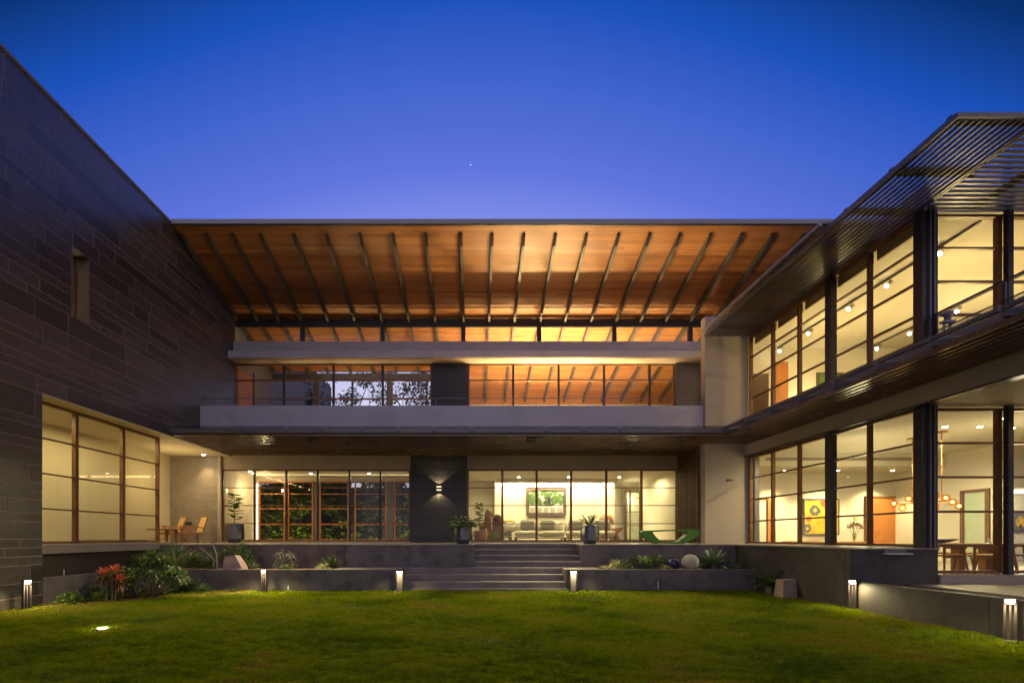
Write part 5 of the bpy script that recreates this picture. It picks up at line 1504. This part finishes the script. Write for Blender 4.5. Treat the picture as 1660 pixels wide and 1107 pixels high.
# upper room
xa, xb = PX(1326, 16.5), PX(1368, 16.5)
t = thing('wall_picture', 'small green picture leaning on the back wall upstairs in the right wing', 'picture', ((xa + xb) / 2, 16.5, 6.5))
box('picture_frame', xa, xb, 16.53, 16.59, 6.15, PZ(603, 16.5), 'art_frame', t); box('canvas', xa + .06, xb - .06, 16.51, 16.529, 6.2, PZ(606, 16.5), 'art_green', t)
x, y, z = 8.82, 9.2, 5.062
t = thing('balcony_lantern', 'pale lilac lantern standing on the balcony by the corner column', 'lantern', (x, y, z))
for sx in (-.06, .06): box('post', x + sx - .015, x + sx + .015, y - .015, y + .015, z, z + .42, 'figure_lilac', t)
box('base', x - .09, x + .09, y - .06, y + .06, z, z + .04, 'figure_lilac', t); box('top_plate', x - .10, x + .10, y - .06, y + .06, z + .42, z + .46, 'figure_lilac', t)
lathe('cap', (x, y, z + .46), [(.05, 0), (.05, .10), (.085, .11), (.085, .15), (.06, .17)], 'figure_lilac', t, 16)
# bracket under the plinth coping
t = thing('plinth_bracket', 'short pale metal shelf fixed under the coping of the tall plinth', 'bracket', (7.9, 9.4, 1.2))
box('shelf', PX(1434, 9.4), PX(1473, 9.4), 9.30, 9.448, 1.17, 1.19, 'paper', t); box('back_plate', PX(1436, 9.4), PX(1471, 9.4), 9.425, 9.447, 1.192, 1.255, 'steel', t)
# canopy fittings
for px, yy, lab in ((508, 14.4, 'twin spot fitting under the canopy near the pilaster left side'), (860, 14.4, 'twin spot fitting under the canopy right of the pilaster')):
    t = thing('twin_spot', lab, 'spotlight', (PX(px, yy), yy, 4.36), 'twin spot fittings under the canopy')
    box('mount', PX(px, yy) - .12, PX(px, yy) + .12, yy - .02, yy + .02, 4.355, 4.384, 'metal', t)
    for s in (-.08, .08):
        tube('spot_head', [(PX(px, yy) + s, yy + .03, 4.34), (PX(px, yy) + s, yy - .03, 4.27)], [.035, .035], 'metal', t, 10)
        light('lawn_fill_beam', 'SPOT', (PX(px, yy) + s * 1.2, yy - .06, 4.25), 1150, (1, .85, .44), t, .05, (R(-48), 0, R((-5 if s < 0 else 3) if px < 700 else (0 if s < 0 else 16))), 88, 1.0)  # beam added to the fitting to brighten the lawn
# small wall fitting on the right pillar
box('camera_bracket', PX(1178, 15.5), PX(1186, 15.5), 15.40, 15.498, PZ(779, 15.4), PZ(776.5, 15.4), 'steel', label='small grey fitting on the plain wall between fins and glazing', cat='wall fitting')

# ------------------------------------------------------------------ garden trees behind the house
def tree(x, y, H, r, label, lean=0, n=3000, mat='tree_leaf'):
    t = thing('garden_tree', label, 'tree', (x, y, 0), 'trees behind the house')
    tp = (x + lean, y, H * .62)
    tube('trunk', [(x, y, -.05), (x + lean * .3, y, H * .3), tp], [.20, .15, .10], 'bark', t, 8)
    m = MB(); s = MB()
    for i in range(11):
        a = i * 2.4; q = random.uniform(.4, .85) * r; zz = H * random.uniform(.45, .98)
        c = (x + lean + q * math.cos(a), y + q * .7 * math.sin(a), zz)
        s.add(*tube_data([(x + lean * .6, y, H * random.uniform(.3, .5)), ((x + lean + c[0]) / 2, (y + c[1]) / 2, zz * .82), c], [.07, .045, .015], 6))
        leafy_blob(m, c, r * .42, n // 11, .22, (1, 1, .7), lobes=4)
    s.build('limb', 'bark', t); m.build('crown', mat, t)
for args in ((-9.6, 27, 10.5, 2.6, 'leafy garden tree seen behind the door end of the upper hall', .8), (-6.4, 26, 11.0, 2.6, 'leaning garden tree seen between the first upper posts', -.5), (-3.9, 28.5, 11.5, 3.0, 'garden tree seen in the middle of the left upper windows', .9),
             (-1.0, 27, 11.2, 2.8, 'garden tree seen beside the dark panel', -.9), (-12.5, 31, 10.0, 2.8, 'farther tree standing left of the house line', 0), (2.5, 33, 11, 3.2, 'farther tree hidden mostly by the living room', 0)): tree(*args)
for i, (x, lab) in enumerate(((-9.5, 'leftmost clipped hedge section behind the garden room'), (-6.6, 'second clipped hedge section behind the garden room'), (-3.7, 'third clipped hedge section behind the garden room'), (-.8, 'fourth clipped hedge section behind the garden room'))):
    t = thing('hedge', lab, 'hedge', (x, 24.5, 0), 'hedge behind the garden room')
    m = MB()
    for k in range(7): leafy_blob(m, (x + random.uniform(-1.0, 1.0), 24.6 + random.uniform(-.3, .3), .5 + .6 * k), 1.2, 1500, .30, (1.3, .6, .8), .05, lobes=5)
    m.build('foliage', 'leaf_dark', t); tube('stem', [(x, 24.6, 0), (x, 24.6, 3.5)], [.08, .04], 'bark', t, 6)
# ================================================================== lights
K = 2.2
WARM = (1.0, .74, .36)
CREAM = (1.0, .84, .46)
def area(name, loc, p, sx, sy, col=WARM, rot=(0, 0, 0), parent=None, spread=180):
    o = light(name, 'AREA', loc, p * K, col, parent, rot=rot, sx=sx, sy=sy)
    o.data.spread = R(spread)
    return o
# upper hall uplights wash the timber ceiling and shine out under the eaves
for x, p in ((0.9, 110), (2.2, 520), (3.4, 520), (5.0, 180), (7.0, 60)):
    light('uplight_and_fill', 'SPOT', (x, 19.0, 5.3), p * K, (1, .66, .28), MH, .06, (R(-158), 0, 0), 112, .8)
for x, p in ((-6.6, 9), (-4.6, 18), (-2.9, 24)):
    light('uplight_and_fill', 'SPOT', (x, 18.75, 5.25), p * K, (1, .52, .19), MH, .30, (R(180), 0, 0), 165, .4)
for x, p in ((1.0, 40), (2.8, 70), (4.8, 50), (7.2, 30)):  # soft extra row, added to lift the dark band on the soffit
    light('uplight_and_fill', 'SPOT', (x, 18.6, 5.25), p * K, (1, .62, .26), MH, .35, (R(180), 0, 0), 165, .4)
for x, p in ((-5.4, 80), (-3.0, 50), (1.0, 240), (2.8, 620), (4.6, 380), (7.2, 120), (9.4, 60)):
    light('hall_lamp', 'SPOT', (x, 19.6, 5.3), p * K, (1, .74, .36), MH, .08, (R(-172), 0, 0), 118, .7)
# living room
for px in (841, 922, 1004):
    x = PX(px, 20.4)
    light('downlight_beam', 'SPOT', (x, 20.4, CZ - .03), (110) * K, CREAM, MH, .04, (0, 0, 0), 110, .8)
area('cove_lamp', (3.5, 21.16, 3.93), 105, 5.0, .08, CREAM, (R(25), 0, 0), MH)
for x in (1.0, 4.0, 6.6): light('downlight_beam', 'SPOT', (x, 19.6, CZ - .03), 70 * K, CREAM, MH, .05, (0, 0, 0), 168, .4)
light('corner_lamp', 'POINT', (6.9, 21.6, 3.2), (12) * K, CREAM, MH, .1)
# garden room
for px, yy in ((410, 19.2), (504, 19.2), (598, 19.2), (555, 18.4)):
    light('downlight_beam', 'SPOT', (PX(px, yy), yy, CZ - .03), (40) * K, WARM, MH, .04, (0, 0, 0), 130, .8)
area('header_wash_lamp', (-5.2, 19.9, 3.93), 10, 5.5, .1, WARM, (R(-60), 0, 0), MH)
light('lobby_lamp', 'POINT', (-8.3, 19.6, 3.5), (16) * K, WARM, MH, .08)
# gallery on the left
area('gallery_cove_lamp', (-9.75, 11.0, 4.30), 58, .15, 6.5, (1, .80, .40), parent=SW)
light('porch_downlight', 'SPOT', (PX(330, 17.3), 17.3, 4.33), (55) * K, WARM, SW, .04, (0, 0, 0), 90, .8)
light('porch_lamp', 'POINT', (-9.8, 16.2, 3.3), (20) * K, WARM, SW, .1)
# terrace downlights in the canopy
for x in (-7.2, -4.6, 1.2, 3.6, 6.0):
    light('canopy_downlight', 'SPOT', (x, 16.9, 4.34), (26) * K, WARM, CB, .04, (0, 0, 0), 120, .9)
# wall sconce beams
SCX = PX(711.5, 17.4)
light('sconce_up', 'SPOT', (SCX, 17.36, PZ(788, 17.4)), (14) * K, (1, .82, .45), PIL, .02, (R(180), 0, 0), 105, .15)
light('sconce_down', 'SPOT', (SCX, 17.36, PZ(795, 17.4)), (14) * K, (1, .82, .45), PIL, .02, (0, 0, 0), 105, .15)
# right wing, lower rooms
for x, y in ((PX(1273, 17), 17.2), (PX(1358, 17), 17.2), (PX(1447, 17), 17.2)):
    light('downlight_beam', 'SPOT', (x, y, 3.77), (190) * K, CREAM, GW, .04, (R(8), 0, 0), 100, .8)
for x, y, p in ((10.2, 14.0, 120), (12.6, 14.0, 120), (PX(1532, 12.07), 12.07, 120), (PX(1588, 12.07), 12.07, 120)):
    light('downlight_beam', 'SPOT', (x, y, 4.16), p * K, CREAM, GW, .05, (0, 0, 0), 168, .4)
light('hall_lamp', 'POINT', (17.0, 15.4, 2.6), (50) * K, (1, .88, .6), GW, .1)
light('soffit_lamp', 'SPOT', (11.5, 8.4, 4.0), 20 * K, WARM, GW, .05, (0, 0, 0), 160, .5)
# right wing, upper room
for x, y, p in ((10.6, 14.6, 60), (13.2, 13.0, 60), (11.0, 11.2, 60)):
    light('upper_lamp', 'POINT', (x, y, 6.2), (p * .95) * K, (1, .73, .30), GW, .12)
light('wall_washer', 'SPOT', (PX(1322, 16), 16.2, 5.6), (40) * K, CREAM, GW, .05, (R(150), 0, 0), 100, .9)
area('pillar_wash', (8.0, 16.2, 4.3), 5, .2, .2, WARM, parent=MH)

light('stair_glow', 'POINT', (-10.1, 11.4, 7.2), 60, (1, .74, .36), SW, .08)
for x in (-8.6, -6.2, -3.8, -1.4): light('garden_fill', 'SPOT', (x, 22.4, .5), 420, (1, .70, .34), None, .05, (R(112), 0, 0), 130, .8)  # fill spots added to brighten hedge and trees, no fittings here
for x, p in ((-5.5, 3), (-2.5, 8), (1.0, 26), (3.2, 36), (5.4, 26)): light('soffit_fill_lamp', 'SPOT', (x, 16.0, 5.12), p * K, (1, .60, .24), MH, .2, (R(180), 0, 0), 150, .8)  # fill lamps added out of sight behind the parapet, lifting the soffit
for x, y, p in ((10.6, 13.6, 55), (12.6, 11.6, 55), (12.0, 15.0, 45)): light('room_fill', 'POINT', (x, y, 2.9), p, CREAM, GW, .2)  # fill lamps added to brighten the dining room, no fittings
for x, y, p in ((10.6, 14.4, 30), (12.6, 11.6, 30)): light('ceiling_fill', 'SPOT', (x, y, 5.5), p * .5 * K, (1, .76, .30), GW, .2, (R(180), 0, 0), 150, .8)  # upward fill added to brighten the upper room ceiling
for x, p in ((-.2, 50), (1.8, 130), (3.6, 150), (5.6, 90), (7.8, 50)): light('hall_fill', 'SPOT', (x, 20.6, 5.5), p * K, (1, .70, .30), MH, .1, (R(168), 0, 0), 130, .6)  # added lamps that brighten the roof inside the hall
for x, p in ((-6.6, 26), (-4.2, 30)): light('hall_fill', 'SPOT', (x, 19.4, 5.5), p * K, (1, .66, .26), MH, .1, (R(172), 0, 0), 120, .6)  # more added fill at the left end of the hall
for x, p in ((-7.4, 40), (-5.2, 40), (-3.0, 40), (.2, 55), (2.8, 55), (4.6, 45), (6.5, 45)):  # spots and trims added at the canopy edge to brighten steps and beds
    light('edge_fill_spot', 'SPOT', (x, 14.35, 4.34), p * K, (1, .80, .50), CB, .04, (R(-14), 0, 0), 105, .9)
    lathe('edge_fill_trim', (x, 14.35, 4.372), [(.05, 0), (.05, .01), (.035, .012)], 'metal', CB, 12)
